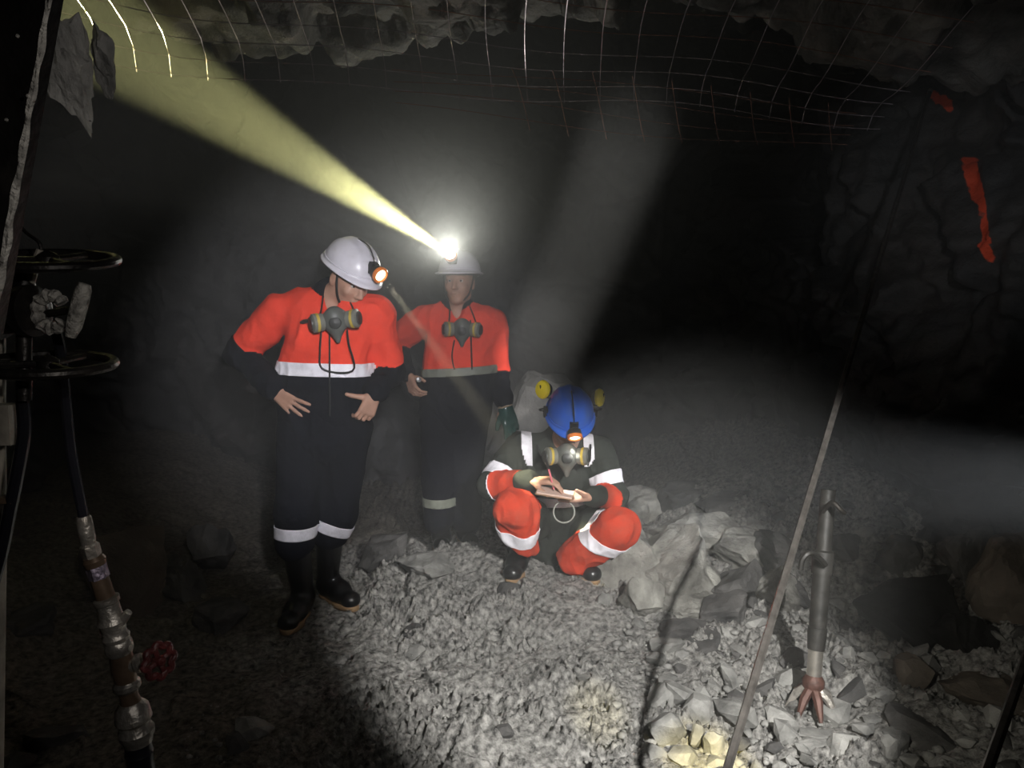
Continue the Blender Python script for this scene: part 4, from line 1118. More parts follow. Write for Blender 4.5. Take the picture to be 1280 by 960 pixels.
# ================================================================== miner C: squatting, writing in a notebook
def miner_crouched():
    g1, g2 = ground_hit(643, 728), ground_hit(738, 727)
    Y0 = 3.80
    J = dict(pelvis=P(693, 665, Y0 + .20), waist=P(692, 625, Y0 + .16), chest=P(697, 585, Y0 + .08), neck=P(702, 553, Y0 + .03),
             sl=P(647, 562, Y0 + .05), el=P(617, 607, Y0 - .06), wl=P(664, 601, Y0 - .23),
             sr=P(747, 566, Y0 + .05), er=P(766, 621, Y0 - .04), wr=P(738, 619, Y0 - .21),
             hl=P(672, 660, Y0 + .16), kl=P(645, 637, Y0 - .24), hr=P(722, 662, Y0 + .16), kr=P(772, 660, Y0 - .16),
             al=P(649, 700, Y0 - .06), ar=P(716, 700, Y0 + .0))
    root = empty('person', V(J['pelvis'][0], J['pelvis'][1], floor_base(J['pelvis'][0], J['pelvis'][1])))
    tag(root, 'person in blue hard hat squatting on the rocks, writing in a notebook', 'person', 'miners in the heading')
    front = unit(V(0.02, -0.8, 0.25))
    # boots
    t1 = ground_hit(638, 735) + V(0, 0, 0.016)
    bt, b1 = boot(root, t1, 0, V(-0.25, -1, 0), P(650, 684, t1[1] + .24))
    t2 = ground_hit(746, 736) + V(0, 0, 0.016)
    bt2, b2 = boot(root, t2, 0, V(0.42, -0.9, 0), P(716, 688, t2[1] + .26))
    al, ar = b1[4], b2[4]
    hc = P(712, 528, Y0 - .08)
    R = frame(V(0.06, -0.84, -0.54), V(0.02, -0.5, 1))
    B = Field(); add_head(B, hc, R, J['neck'])
    B.cone(J['neck'], J['chest'], 0.06, 0.09, 0.03); B.cone(J['chest'], J['pelvis'], 0.10, 0.10, 0.03)
    for s, e, w_ in (('sl', 'el', 'wl'), ('sr', 'er', 'wr')):
        B.cone(J['chest'] * .3 + J[s] * .7, J[s], 0.045, 0.045, 0.03); B.cone(J[s], J[e], 0.042, 0.036, 0.02); B.cone(J[e], J[w_], 0.036, 0.027, 0.02)
    for h_, k_, a_ in (('hl', 'kl', al), ('hr', 'kr', ar)):
        B.cone(J['pelvis'], J[h_], 0.08, 0.075, 0.03); B.cone(J[h_], J[k_], 0.07, 0.05, 0.02); B.cone(J[k_], a_, 0.048, 0.035, 0.02)
    # writing hand: fingers bent round the pen; holding hand: fingers under the notebook, thumb on top
    h1 = add_hand(B, J['wl'], V(0.88, -0.38, 0.10), V(0.10, 0.05, -1), 1, (0.42, 0.52, 0.66, 0.78), (0.75, 0.45, 0.5), 0.04, 1.10, 0.2)
    h2 = add_hand(B, J['wr'], V(-0.92, -0.25, -0.02), V(-0.1, -0.35, 0.9), 1, (0.10, 0.12, 0.14, 0.16), (0.75, 0.25, 0.65), 0.05, 1.05, 0.1)
    v, f = B.mesh(0.0045); v = relax(v, f, 1, 0.4)
    mesh_obj('body', v, f, M_skin, root); eyes(hc, R, root)
    # jacket
    G = Field()
    G.cone(J['chest'], J['waist'], 0.190, 0.190, 0.05, (front, 0.70), 'torso'); G.cone(J['waist'], J['pelvis'], 0.190, 0.19, 0.05, (front, 0.72), 'torso')
    G.cone(J['sl'] + V(.05, 0, 0), J['sr'] + V(-.05, 0, 0), 0.085, 0.085, 0.06, None, 'torso')
    G.cone(J['neck'] + V(0, .05, -.03), J['neck'] + V(0, .03, .01), 0.085, 0.08, 0.04, None, 'collar')
    for s, e, w_, tg in (('sl', 'el', 'wl', 'L'), ('sr', 'er', 'wr', 'R')):
        G.cone(J[s], J[e], 0.080, 0.066, 0.03, None, 'up' + tg); G.cone(J[e], J[w_] - unit(J[w_] - J[e]) * 0.015, 0.063, 0.046, 0.03, None, 'fo' + tg)
    c1 = limb_plane(J['el'], J['wl'], 0.12); c2 = limb_plane(J['el'], J['wl'], 0.74)
    c3 = limb_plane(J['er'], J['wr'], 0.02); c4 = limb_plane(J['er'], J['wr'], 0.62)
    def pick(c, tg):
        o = np.zeros(len(c), int)
        o[(tg == 'foL') & (((c - c2[0]) @ c2[1]) < 0)] = 1
        o[(tg == 'foR') & (((c - c4[0]) @ c4[1]) < 0)] = 1
        return o
    jk = garment('jacket', G, 0.0075, root, [M_olive, M_orange_d], pick, [(('foL',), *c2), (('foR',), *c4)], 0.014, 84)
    for (s, e, tg, ta, tb) in (('sl', 'el', 'upL', 0.58, 0.88), ('sr', 'er', 'upR', 0.50, 0.78)):
        a, n = limb_plane(J[s], J[e], ta); b, _ = limb_plane(J[s], J[e], tb)
        band(jk, G, (tg,), a, n, b, n, M_tape, root)
    a, n = limb_plane(J['el'], J['wl'], -0.12); b, _ = limb_plane(J['el'], J['wl'], 0.13)
    band(jk, G, ('foL',), a, n, b, n, M_tape, root)
    a, n = limb_plane(J['er'], J['wr'], -0.25); b, _ = limb_plane(J['er'], J['wr'], -0.05)
    band(jk, G, ('foR',), a, n, b, n, M_tape, root)
    # braces of tape over the shoulders and a band round the waist
    for x0, x1 in ((652, 665), (729, 742)):
        pa, pb = P(x0, 560, Y0), P(x1, 560, Y0)
        band(jk, G, ('torso',), pa, V(1, 0, 0.03), pb, V(1, 0, 0.03), M_tape, root, extra=[(P(690, 580, Y0), V(0, 0.1, -1))])
    pa = P(690, 633, Y0); band(jk, G, ('torso',), pa, V(0, 0, 1), pa + V(0, 0, .05), V(0, 0, 1), M_tape, root)
    # trousers: dark, orange from above the knee, two strips of tape on each shin
    T = Field()
    T.cone(J['pelvis'] + V(0, 0, .04), J['pelvis'] + V(0, 0, -.02), 0.19, 0.18, 0.05, (front, 0.8), 'hip')
    bl, br = P(650, 690, Y0 - .12), P(712, 703, Y0 - .02)
    for h_, k_, b_, tg in (('hl', 'kl', bl, 'L'), ('hr', 'kr', br, 'R')):
        T.cone(J[h_], J[k_], 0.105, 0.092, 0.04, None, 'th' + tg); T.cone(J[k_], b_, 0.094, 0.080, 0.03, None, 'sh' + tg); T.half(b_ - unit(b_ - J[k_]) * 0.015, V(-0.1, 0, -1)) if tg == 'L' else T.half(b_ + unit(b_ - J[k_]) * 0.01, unit(b_ - J[k_]))
    kc = limb_plane(J['hl'], J['kl'], 0.80); kd = limb_plane(J['hr'], J['kr'], 0.80)
    def pick2(c, tg):
        o = np.zeros(len(c), int)
        o[(tg == 'shL') | (tg == 'shR')] = 1
        o[(tg == 'thL') & (((c - kc[0]) @ kc[1]) > 0)] = 1; o[(tg == 'thR') & (((c - kd[0]) @ kd[1]) > 0)] = 1
        return o
    tr = garment('trousers', T, 0.0075, root, [M_olive, M_orange_d], pick2, [(('thL',), *kc), (('thR',), *kd)], 0.017, 97, 10.0)
    a, n = limb_plane(J['kl'], bl, 0.34); b, _ = limb_plane(J['kl'], bl, 0.62); n = unit(n + V(-0.12, 0, 0))
    band(tr, T, ('shL',), a, n, b, n, M_tape, root)
    a, n = limb_plane(J['kr'], br, 0.20); b, _ = limb_plane(J['kr'], br, 0.40)
    n = unit(n + V(0.25, 0, -0.35)); band(tr, T, ('shR',), a, n, b, n, M_tape, root)
    a, n = limb_plane(J['hr'], J['kr'], 0.66); b, _ = limb_plane(J['hr'], J['kr'], 0.88)
    band(tr, T, ('thR',), a, n, b, n, M_tape, root)
    # hard hat with raised ear muffs
    hat, lamp, ld = hard_hat(root, hc + R @ V(0, -0.005, 0), R, M_hat_b, M_lens, tilt=-0.45, lamp_up=0.022, ridge=0.008, brim=0.010, peak=0.022)
    for s, (px, py) in ((-1, (680, 487)), (1, (747, 497))):
        cp = P(px, py, Y0 - .06 + .05 * s); ax = unit(V(0.55 * s, -0.75, 0.1)) if s < 0 else unit(V(0.85, -0.45, 0.05))
        mf = MB()
        m_, n_ = [], 22
        side = unit(np.cross(ax, V(1, 0, 0) if abs(ax[0]) < .8 else V(0, 1, 0)))
        mf.lathe(cp, ax, [(-0.004, 0.036), (0.010, 0.041), (0.022, 0.036), (0.030, 0.022), (0.032, 0.0)], 24)
        cup = mf.build('ear_muff', M_yellow, root)
        zc = cp[2]
        for vv in cup.data.vertices: vv.co.z = zc + (vv.co.z - zc) * 1.12
        MB().lathe(cp, -ax, [(0.002, 0.039), (0.020, 0.036), (0.022, 0.020), (0.006, 0.016)], 24).build('ear_cushion', M_black, cup)
        root_p = hc + R @ V(0.118 * s, -0.01, 0.062)
        MB().tube(spline([root_p, root_p + R @ V(0.02 * s, 0, 0.02), cp - V(0, 0, .035), cp + ax * 0.022 + V(0, 0, -.01), cp + ax * 0.033 + V(0, 0, .02)], 20), 0.004, 6).build('muff_arm', M_black, cup)
        MB().box(root_p, (0.012, 0.018, 0.022), R).build('muff_socket', M_black, cup)
    # respirator under the chin
    rc = P(708, 573, Y0 - .19); RR = frame(unit(V(0.0, -0.9, 0.25)), V(0, 0, 1))
    rs = respirator(root, rc, RR, 1.15, [[P(684, 582, Y0 - .18), P(676, 568, Y0 - .12), P(672, 556, Y0 - .04)], [P(735, 582, Y0 - .18), P(738, 568, Y0 - .12), P(738, 556, Y0 - .04)]])
    MB().torus(P(705, 640, Y0 - .26), V(0.1, -1, 0.2), 0.05, 0.004, 28, 6).build('lanyard', mat('grey_cord', (0.30, 0.30, 0.27), 0.8), root)
    MB().torus(J['wl'] + V(.005, 0, 0), unit(J['wl'] - J['el']), 0.034, 0.006, 24, 8).build('wrist_band', mat('tan_band', (0.45, 0.36, 0.2), 0.7), root)
    # notebook and pen
    nb = empty('notebook', P(702, 611, Y0 - .33))
    tag(nb, 'small tan notebook held open in the squatting miner\'s hand', 'notebook')
    Rn = frame(unit(V(0.12, 0.75, 0.04)), V(0, -0.2, 1)); Rn = Rn @ np.array([[math.cos(.1), 0, math.sin(.1)], [0, 1, 0], [-math.sin(.1), 0, math.cos(.1)]])
    c = P(694, 617, Y0 - .30)
    MB().box(c, (0.088, 0.055, 0.003), Rn).build('cover', mat('tan_cover', (0.28, 0.16, 0.09), 0.6), nb)
    MB().box(c + Rn @ V(0, 0, 0.0065), (0.082, 0.052, 0.0035), Rn).build('page_block', mat('paper', (0.62, 0.45, 0.38), 0.8, var=0.05), nb)
    tip = c + Rn @ V(-0.005, 0.0, 0.010); top = P(683, 575, Y0 - .33)
    pn = empty('pen', tip); tag(pn, 'pink pen held in the squatting miner\'s writing hand', 'pen')
    dr = unit(top - tip); L = np.linalg.norm(top - tip)
    MB().lathe(tip, dr, [(0.012, 0.0042), (L - .02, 0.0045), (L, 0.004)], 10).build('barrel', mat('pink_plastic', (0.75, 0.18, 0.22), 0.4), pn)
    MB().lathe(tip, dr, [(0, 0.0006), (0.012, 0.0042)], 10).build('tip', mat('bright_steel', (0.6, 0.6, 0.62), 0.3, 0.9), pn)
    MB().lathe(tip, dr, [(L - .045, 0.0052), (L + .002, 0.0050), (L + .004, 0.003)], 10).build('cap', M_black, pn)
    return lamp, ld

lampA, dirA = miner_white()
lampB, dirB = miner_back()
lampC, dirC = miner_crouched()
aimA = P(648, 575, 3.55); spot('cap_lamp_beam_white_hat', lampA + unit(aimA - lampA) * 0.03, aimA, 420, 8, 0.6, (1.0, 0.90, 0.62), 0.012)
spot('cap_lamp_beam_roof', lampB, P(150, 55, 3.25), 3000, 15, 0.5, (1.0, 0.965, 0.42), 0.015)
spot('cap_lamp_spill_roof', lampB + dirB * 0.01, lampB + V(-0.25, -1, 0.75), 19, 165, 0.9, (1.0, 1.0, 0.90), 0.012)
spot('cap_lamp_beam_blue_hat', lampC, P(716, 640, 3.55), 14, 34, 0.6, (1.0, 0.97, 0.9), 0.012)
# ------------------------------------------------------------------ sagging roof mesh: every wire is a part
M_wire = mat('galvanised_wire', (0.42, 0.36, 0.39), 0.35, 0.7, var=0.3, scale=20)
M_wire_r = mat('rusty_wire', (0.30, 0.15, 0.11), 0.5, 0.5, var=0.3, scale=20)
def sheet(x, t):
    """t runs along the sheet from the near edge; the far edge curls down"""
    t0, r = 1.38, 0.16
    if t < t0: y, dz = 1.85 + t, 0.0
    else:
        a = min((t - t0) / r, 1.25); y = 1.85 + t0 + r * math.sin(a); dz = -r * (1 - math.cos(a)) - max(0, (t - t0) - 1.25 * r)
    z = 2.53 + 0.24 * (3.2 - min(y, 3.23)) - (0.14 - 0.045 * t) * x + dz
    sag = 0.025 * math.sin(x * 2.1 + 0.7) + 0.02 * math.sin(x * 4.3 + t * 3) + 0.012 * math.sin(t * 7 + x)
    return V(x + 0.02 * math.sin(t * 4 + x * 2), y + 0.10 * math.sin(x * 1.1 + 0.9), z + sag)
pm = empty('wire_mesh', V(0, 2.6, 2.6))
tag(pm, 'sagging square wire mesh hung under the rock roof', 'wire mesh')
rr = random.Random(5)
TEND = 1.60
for k in range(26):
    x = -2.15 + 0.148 * k
    MB().tube([sheet(x + 0.006 * math.sin(k * 5 + t * 3), t) for t in np.linspace(0, TEND, 20)], 0.0019, 5).build('wire', M_wire, pm)
for t in (0.02, 0.165, 0.31, 0.455, 0.60, 0.745, 0.89, 1.035, 1.18, 1.325, 1.45, 1.53, 1.595):
    MB().tube([sheet(x, t) + V(0, 0, 0.004) for x in np.linspace(-2.2, 1.6, 40)], 0.0019, 5).build('wire', M_wire_r if t < 1.3 else M_wire, pm)
# second sheet overlapping behind the curled edge
pm2 = empty('wire_mesh', V(0.5, 3.5, 2.4))
tag(pm2, 'loose second layer of wire mesh behind the curled edge', 'wire mesh')
for j in range(4):
    MB().tube([V(x, 3.36 + 0.03 * j + 0.08 * math.sin(x), 2.46 - 0.075 * x - 0.05 * j + 0.02 * math.sin(3 * x + j)) for x in np.linspace(-0.5, 1.5, 24)], 0.0017, 5).build('wire', M_wire_r, pm2)
for k in range(9):
    x = 0.0 + 0.17 * k
    MB().tube([V(x + 0.02 * j, 3.33 + 0.035 * j + 0.08 * math.sin(x), 2.485 - 0.075 * x - 0.052 * j + 0.02 * math.sin(3 * x + j)) for j in range(5)], 0.0017, 5).build('wire', M_wire_r, pm2)

# slab of roof rock hanging at the upper left
def slab(pts, Y, thick, name, parent, material):
    vs = [P(x, y, Y + d) for x, y, d in pts]; n = len(vs)
    c = sum(vs) / n
    back = [v + (v - c) * 0.12 + V(-0.02, thick, 0.05) for v in vs]
    m = MB(); m.add(vs + back + [c + V(0, -0.05, 0.01), c + V(0, thick, 0)], [(i, (i + 1) % n, 2 * n) for i in range(n)] + [((i + 1) % n, i, i + n, (i + 1) % n + n) for i in range(n)] + [((i + 1) % n + n, i + n, 2 * n + 1) for i in range(n)])
    o = m.build(name, material, parent, False)
    bm = bmesh.new(); bm.from_mesh(o.data); bmesh.ops.subdivide_edges(bm, edges=bm.edges[:], cuts=5, use_grid_fill=True)
    bmesh.ops.triangulate(bm, faces=bm.faces[:])
    for v in bm.verts: v.co += Vector((mnoise.noise(v.co * 9), mnoise.noise(v.co * 9 + Vector((5, 0, 0))), mnoise.noise(v.co * 9 + Vector((0, 7, 0))))) * 0.022
    bmesh.ops.recalc_face_normals(bm, faces=bm.faces); bm.to_mesh(o.data); bm.free()
    return o
def spike(px, py, Y, size, rot, seed):
    me = rock_data('slab', seed, 4, 9, 0.16, (0.5, 0.85))
    for v in me.vertices:
        tp = 0.35 + 0.65 * min(1, max(0, v.co.z + 0.5)) ** 0.8
        v.co.x *= tp; v.co.y *= tp
    me.materials.append(M_roof)
    o = bpy.data.objects.new('slab', me); COL.objects.link(o); o.location = tuple(P(px, py, Y)); o.scale = size; o.rotation_euler = rot
    attach(o, rf)
spike(88, 100, 2.45, (0.21, 0.22, 0.36), (0.1, -0.32, 0.3), 411)
spike(132, 75, 2.55, (0.10, 0.14, 0.24), (0.1, -0.15, 0.9), 417)

# ------------------------------------------------------------------ steel in the left foreground
M_steel_d = mat('oily_dark_steel', (0.02, 0.018, 0.017), 0.38, 0.6, var=0.4, scale=18, bump=0.25, bscale=70, dirt=(0.08, 0.07, 0.06), dirt_amt=0.6, dscale=14)
M_steel = mat('worn_steel', (0.40, 0.375, 0.34), 0.38, 0.7, var=0.4, scale=34, bump=0.35, bscale=90, dirt=(0.13, 0.10, 0.07), dirt_amt=0.7, dscale=24)
M_crust = mat('dried_slurry', (0.38, 0.36, 0.325), 0.85, 0.0, var=0.6, scale=70, bump=1.0, bscale=110)
M_brown = mat('brown_fitting', (0.14, 0.095, 0.065), 0.4, 0.4, var=0.35, scale=20, bump=0.2)
M_hose = mat('black_hose', (0.012, 0.012, 0.016), 0.28, var=0.3, scale=20, bump=0.1)
M_redwheel = mat('red_wheel_paint', (0.10, 0.022, 0.022), 0.4, var=0.5, scale=60, bump=0.5, bscale=90)
M_pale = mat('pale_pipe', (0.33, 0.30, 0.25), 0.6, var=0.35, scale=30, bump=0.3)

pl = empty('steel_plate', P(-20, 300, 0.62))
tag(pl, 'black steel plate with a pale chipped edge slanting across the upper left corner', 'steel plate')
a, b = P(73, -25, 0.60), P(-6, 420, 0.66)
ax = unit(b - a); sd = unit(np.cross(ax, V(0, 1, 0))); sd = sd if sd[0] < 0 else -sd; nn = np.cross(ax, sd)
Rp = np.stack([sd, nn, ax], 1); L = np.linalg.norm(b - a)
MB().box((a + b) / 2 + sd * 0.10, (0.10, 0.010, L / 2), Rp).build('plate', M_steel_d, pl, False)
MB().tube([a + ax * L * t + sd * (-0.001 + 0.0004 * math.sin(t * 60) + 0.0004 * math.sin(t * 23)) + V(0, -0.008, 0) for t in np.linspace(0, 1, 50)], [0.0022 + 0.0016 * t + 0.0006 * math.sin(t * 47) for t in np.linspace(0, 1, 50)], 6).build('chipped_edge', M_crust, pl)
for x, y in ((22, 45), (8, 150), (35, 120)):
    MB().lathe(P(x, y, 0.60), V(0, -1, 0), [(0, 0.0016), (0.0008, 0.0012), (0.001, 0)], 8).build('paint_chip', M_crust, pl)

YV = 1.0
vm = empty('valve_manifold', P(20, 395, YV))
tag(vm, 'dark oily valve manifold with two flat hand wheels at the left edge', 'valve')
q = lambda x, y, d=0.0: P(x, y, YV + d)
k = YV / FPX
for cy, R_, tl in ((325, 76, 0.17), (455, 74, 0.10)):
    c = q(60, cy); axw = unit(V(0.05, -tl, 1))
    wl_ = MB().torus(c, axw, R_ * k, 6.5 * k, 44, 10).build('hand_wheel', M_steel_d, vm)
    for j in range(3):
        an = 0.4 + j * 2.094; u1 = unit(np.cross(axw, V(0, 1, 0))); u2 = np.cross(axw, u1)
        MB().tube([c, c + (u1 * math.cos(an) + u2 * math.sin(an)) * R_ * k * 0.97], 4.5 * k, 8).build('spoke', M_steel_d, wl_)
    MB().lathe(c - axw * 9 * k, axw, [(0, 13 * k), (14 * k, 13 * k), (18 * k, 8 * k), (22 * k, 0)], 18).build('hub', M_steel_d, wl_)
MB().lathe(q(30, 335), q(30, 500) - q(30, 335), [(0, 8 * k), (20 * k, 13 * k), (30 * k, 13 * k), (34 * k, 9 * k), (165 * k, 9 * k)], 16).build('stem', M_steel_d, vm)
MB().lathe(q(-20, 390), V(1, -0.15, 0.02), [(0, 34 * k), (22 * k, 34 * k), (26 * k, 28 * k), (52 * k, 27 * k), (56 * k, 32 * k), (70 * k, 32 * k), (72 * k, 26 * k), (74 * k, 12 * k)], 24).build('valve_body', M_steel_d, vm)
cap = MB()
ce = q(66, 390, -.012)
arc = [ce + V(math.cos(t) * 17 * k, -0.004, math.sin(t) * 20 * k) for t in np.linspace(0.55, 5.6, 26)]
cap.tube(arc, [8.0 * k + 1.6 * k * math.sin(i * 2.3) for i in range(26)], 8).build('crusted_end_cap', M_crust, vm)
MB().tube([q(60, 392), q(84, 388, -.01), q(92, 392, -.012)], [5 * k, 5 * k, 5 * k], 8).build('lever_pivot', M_steel_d, vm)
MB().tube([q(88, 421, -.02), q(92, 408, -.02), q(98, 385, -.02), q(104, 362, -.02), q(106, 355, -.02)], [6 * k, 9.5 * k, 10 * k, 9.5 * k, 7 * k], 12).build('lever', M_crust, vm)
MB().tube(spline([q(20, 275), q(32, 290), q(48, 302), q(52, 312)], 14), 2.2 * k, 6).build('wire_tie', M_steel_d, vm)
MB().tube([q(18, 350), q(38, 350), q(46, 325), q(50, 312)], [6 * k, 7 * k, 5 * k, 4 * k], 8).build('bracket_arm', M_pale, vm)

st = empty('standpipe', P(-6, 700, 1.06))
tag(st, 'pale upright pipe running down the left edge', 'pipe')
MB().tube([P(-6, 360, 1.06), P(-4, 700, 1.06), P(-8, 1010, 1.06)], 0.012, 12).build('pipe', M_pale, st)
MB().box(P(4, 530, 1.03), (0.017, 0.014, 0.027)).build('clamp', M_pale, st, False)
MB().box(P(10, 624, 1.03), (0.010, 0.010, 0.004)).build('strap', M_brown, st, False)
hs2 = MB().tube(spline([P(28, 500, 1.02), P(30, 540, 1.02), P(22, 590, 1.02), P(12, 640, 1.03), P(2, 690, 1.03), P(-12, 740, 1.03)], 24), 0.0085, 10).build('hose', M_hose)
tag(hs2, 'short black hose bending down behind the pale pipe at the left edge', 'hose')

# hose with its string of couplings
hz_ = empty('air_hose', P(178, 960, 1.12))
tag(hz_, 'thin black hose ending in a string of metal couplings and a red wheel valve', 'hose')
YH = 1.04; qh = lambda x, y, d=0.0: P(x, y, YH + (y - 420) * 0.00012 + d); kh = YH / FPX
MB().tube(spline([qh(66, 400), qh(76, 440), qh(82, 500), qh(88, 560), qh(98, 615), qh(105, 650)], 30), [7 * kh] * 31, 10).build('hose', M_hose, hz_) if False else MB().tube(spline([qh(66, 400), qh(76, 440), qh(82, 500), qh(88, 560), qh(98, 615), qh(105, 650)], 30), 6.6 * kh, 10).build('hose', M_hose, hz_)
def seg(name, a, b, prof, material, n=20, parent=None):
    """turned piece between two points of the photo; prof in (0..1 along, pixels of radius)"""
    A, Bq = qh(*a), qh(*b); L_ = np.linalg.norm(Bq - A)
    return MB().lathe(A, Bq - A, [(t * L_, r * kh) for t, r in prof], n).build(name, material, parent or hz_)
seg('ferrule', (104, 645), (111, 680), [(0, 8), (.1, 9.5), (.8, 10), (1, 8.5)], M_steel)
seg('hex_nut', (111, 679), (116, 697), [(0, 9), (.15, 12), (.8, 12), (1, 10)], M_steel, 6)
seg('flange', (116, 696), (120, 707), [(0, 12), (.4, 14.5), (1, 13)], M_brown)
seg('hex_nut', (119, 705), (125, 724), [(0, 10), (.1, 13), (.9, 13), (1, 10)], mat('purple_steel', (0.30, 0.26, 0.34), 0.4, 0.7, var=0.5, scale=60, bump=0.5, bscale=90), 6)
seg('pipe_sleeve', (124, 722), (133, 750), [(0, 11.5), (1, 12.5)], M_brown)
seg('flange', (132, 746), (135, 755), [(0, 13), (.2, 16.5), (.8, 16), (1, 13)], M_steel)
vb = seg('valve_body', (134, 753), (146, 800), [(0, 14), (.35, 15), (.5, 19), (.62, 16), (.8, 15), (.9, 18), (1, 17)], M_steel)
seg('lug', (144, 785), (161, 765), [(0, 6), (.6, 7), (1, 5)], M_steel, 12, vb); seg('lug', (140, 785), (126, 790), [(0, 6), (.7, 7), (1, 5)], M_steel, 12, vb)
seg('clamp_ring', (146, 799), (151, 817), [(0, 16), (.3, 18), (.7, 18), (1, 15)], M_steel)
tee = seg('tee', (150, 814), (158, 852), [(0, 14), (.5, 16), (1, 14)], M_brown)
seg('branch', (154, 834), (184, 826), [(0, 10), (.55, 10), (.6, 13), (.75, 13), (.8, 6), (1, 4.5)], M_steel, 16)
c = qh(199, 826); axw = unit(V(0.85, -0.5, 0.12)); u1 = unit(np.cross(axw, V(0, 0, 1))); u2 = np.cross(axw, u1)
whl = MB().tube([c + (u1 * math.cos(t) + u2 * math.sin(t)) * kh * (21 + 2.2 * math.cos(8 * t)) for t in np.linspace(0, 2 * math.pi, 65)[:-1]], 5.0 * kh, 8, True).build('red_wheel', M_redwheel, hz_)
for j in range(4):
    an = j * math.pi / 2 + 0.3; MB().tube([c, c + (u1 * math.cos(an) + u2 * math.sin(an)) * 20 * kh], 4 * kh, 6).build('spoke', M_redwheel, whl)
MB().lathe(c - axw * 12 * kh, axw, [(0, 5 * kh), (14 * kh, 8 * kh), (19 * kh, 6 * kh), (21 * kh, 0)], 12).build('hub', M_redwheel, whl)
seg('clamp_ring', (157, 850), (160, 863), [(0, 14), (.3, 18), (.7, 18), (1, 14)], M_steel)
seg('neck', (159, 861), (164, 880), [(0, 13), (.5, 12), (1, 14)], M_brown)
cpl = seg('claw_coupling', (163, 877), (173, 928), [(0, 14), (.15, 22), (.42, 24), (.5, 20), (.62, 21), (.7, 24), (.82, 23), (.9, 20), (1, 19)], M_steel, 24)
seg('claw', (148, 905), (160, 893), [(0, 7), (.5, 9), (1, 7)], M_steel, 12, cpl); seg('claw', (182, 900), (172, 890), [(0, 7), (.5, 9), (1, 7)], M_steel, 12, cpl)
seg('supply_hose', (172, 926), (182, 1010), [(0, 17), (.15, 18), (.17, 19), (.2, 18), (.6, 18), (.62, 19.5), (.66, 18), (1, 18)], M_hose)

# ------------------------------------------------------------------ drill leg, rods
M_rod = mat('drill_steel', (0.20, 0.185, 0.17), 0.30, 0.85, var=0.3, scale=40, bump=0.1, bscale=60)
def rod(name, a, b, r, label):
    root = empty(name, a); tag(root, label, 'drill rod', 'long drill rods')
    L = np.linalg.norm(b - a)
    MB().lathe(a, b - a, [(0.0, r), (L, r)], 6).build('hex_bar', M_rod, root, False)
    MB().lathe(b, b - a, [(0, r * 1.0), (0.01, r * 1.25), (0.03, r * 1.25), (0.034, r * 0.6)], 12).build('bit', mat('bright_steel', (0.6, 0.6, 0.62), 0.3, 0.9), root)
    MB().lathe(a, b - a, [(0.10, r * 1.0), (0.102, r * 1.5), (0.125, r * 1.5), (0.127, r)], 12).build('collar', M_rod, root)
    return root
ra, rb = P(907, 968, 1.50), P(1162, 116, 4.0)
d = unit(rb - ra); t = (float(floor_base(0, .7)) - ra[2]) / d[2]
rod('drill_rod', ra + d * (t + 0.01), rb, 0.0098, 'long thin drill rod leaning from the floor up to the painted wall')
sa, sb = P(1232, 968, 1.62), P(1330, 690, 2.3)
rod('drill_rod', P(1212, 1040, 1.45) if False else sa + unit(sa - sb) * 0.55, sb, 0.0125, 'short dark bar slanting out of the lower right corner')

M_tube = mat('leg_tube', (0.018, 0.017, 0.015), 0.5, 0.1, var=0.4, scale=20, bump=0.2, dirt=(0.05, 0.047, 0.042), dirt_amt=0.6, dscale=15)
M_chrome = mat('worn_chrome', (0.62, 0.58, 0.52), 0.3, 0.9, var=0.2, scale=30)
M_foot = mat('rusty_foot', (0.075, 0.034, 0.025), 0.6, 0.3, var=0.4, scale=30, bump=0.4)
gd = ground_hit(1017, 893); YD = gd[1] + 0.02; kd = YD / FPX
rd = empty('drill_stand', gd); tag(rd, 'telescopic drill support with splayed claw foot, standing in the rubble', 'drill stand')
qd = lambda x, y, dd=0.0: P(x, y, YD + dd)
A, Bq = qd(1016, 862), qd(1035, 618, 0.10); L = np.linalg.norm(Bq - A); dx = unit(Bq - A)
pp = lambda y: (862 - y) / 244.0 * L
MB().lathe(A, dx, [(pp(852), 9.5 * kd), (pp(803), 9.5 * kd)], 20).build('chrome_ram', M_chrome, rd)
MB().lathe(A, dx, [(pp(812), 11 * kd), (pp(795), 12 * kd), (pp(785), 12 * kd), (pp(784), 11 * kd), (pp(715), 11.5 * kd)], 20).build('lower_sleeve', M_tube, rd)
MB().lathe(A, dx, [(pp(718), 13.5 * kd), (pp(690), 14 * kd), (pp(688), 10 * kd), (pp(612), 9.5 * kd)], 20).build('leg_tube', M_tube, rd)
MB().lathe(A, dx, [(pp(862), 12 * kd), (pp(858), 14 * kd), (pp(850), 14 * kd), (pp(844), 10 * kd)], 16).build('foot_collar', M_foot, rd)
for j in range(7):
    an = j * 2 * math.pi / 7 + .2; o_ = V(math.cos(an), math.sin(an), 0)
    a0 = A + o_ * 7 * kd
    MB().tube([a0 + V(0, 0, .008), a0 + o_ * 13 * kd + V(0, 0, -7 * kd), a0 + o_ * 25 * kd + V(0, 0, -28 * kd)], [6 * kd, 6 * kd, 2.5 * kd], 7).build('claw', M_foot if j % 3 else M_steel, rd)
MB().tube(spline([qd(1001, 712, -.05), qd(1003, 700, -.05), qd(1010, 692, -.05), qd(1020, 694, -.03), qd(1032, 706, 0)], 16), 3.6 * kd, 8).build('handle', M_tube, rd)
MB().tube(spline([qd(1028, 640, .03), qd(1040, 628, .0), qd(1050, 636, -.02), qd(1056, 642, -.02)], 12), 3.0 * kd, 8).build('throttle_lever', M_steel_d, rd)
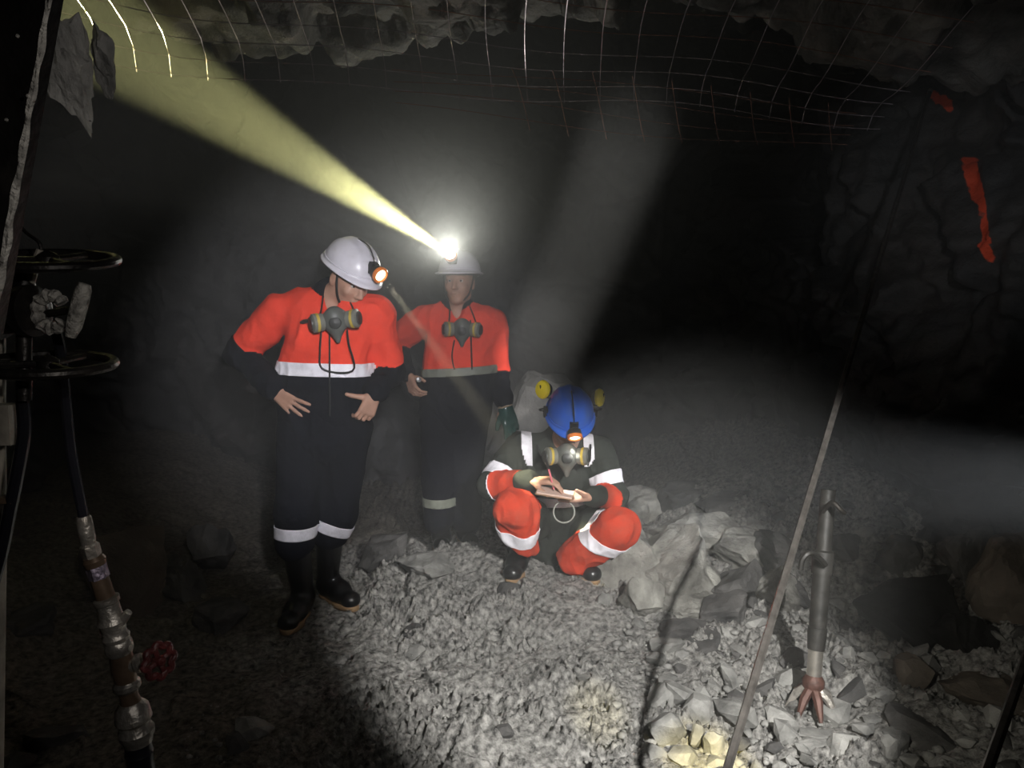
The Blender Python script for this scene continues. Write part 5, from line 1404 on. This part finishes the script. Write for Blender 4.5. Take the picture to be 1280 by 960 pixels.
# ------------------------------------------------------------------ dust haze filling the heading
m = bpy.data.materials.new('dust_haze'); m.use_nodes = True
nt = m.node_tree; nt.nodes.remove(nt.nodes['Principled BSDF'])
vs = nt.nodes.new('ShaderNodeVolumeScatter')
vs.inputs['Color'].default_value = (0.96, 0.97, 0.95, 1); vs.inputs['Density'].default_value = HAZE; vs.inputs['Anisotropy'].default_value = 0.25
nt.links.new(vs.outputs[0], nt.nodes['Material Output'].inputs['Volume'])
hz = MB().box((0, 4.65, 1.9), (4.2, 2.45, 2.6)).build('haze', m, None, False)
tag(hz, 'thin dust haze hanging in the air of the heading', 'haze', None, 'stuff')
hz.display_type = 'WIRE'

# added puff of haze that widens the glow of the lamp aimed at the roof
m2 = bpy.data.materials.new('glow_puff'); m2.use_nodes = True
nt = m2.node_tree; nt.nodes.remove(nt.nodes['Principled BSDF'])
vs = nt.nodes.new('ShaderNodeVolumeScatter')
vs.inputs['Color'].default_value = (0.96, 0.97, 0.95, 1); vs.inputs['Anisotropy'].default_value = 0.25
nt.links.new(vs.outputs[0], nt.nodes['Material Output'].inputs['Volume'])
tc = nt.nodes.new('ShaderNodeTexCoord'); mp = nt.nodes.new('ShaderNodeMapping'); gr = nt.nodes.new('ShaderNodeTexGradient'); gr.gradient_type = 'SPHERICAL'
ml = nt.nodes.new('ShaderNodeMath'); ml.operation = 'MULTIPLY'; ml.inputs[1].default_value = 0.42
mp.inputs['Scale'].default_value = (1 / 0.95, 1 / 0.55, 1 / 0.95)
nt.links.new(tc.outputs['Object'], mp.inputs['Vector']); nt.links.new(mp.outputs[0], gr.inputs['Vector']); nt.links.new(gr.outputs['Fac'], ml.inputs[0]); nt.links.new(ml.outputs[0], vs.inputs['Density'])
pf = MB(); cp = lampB + V(0.06, -0.12, 0.0)
pf.lathe(V(0, 0, 0), V(0, 0, 1), [(-0.95 * math.cos(t), 1e-5 + 0.95 * math.sin(t)) for t in np.linspace(0, math.pi, 25)], 40)
po = pf.build('haze', m2)
for v in po.data.vertices: v.co.y *= 0.55 / 0.95
po.location = tuple(cp)
tag(po, 'added puff of haze widening the glow around the lamp that shines at the roof', 'haze', None, 'stuff')
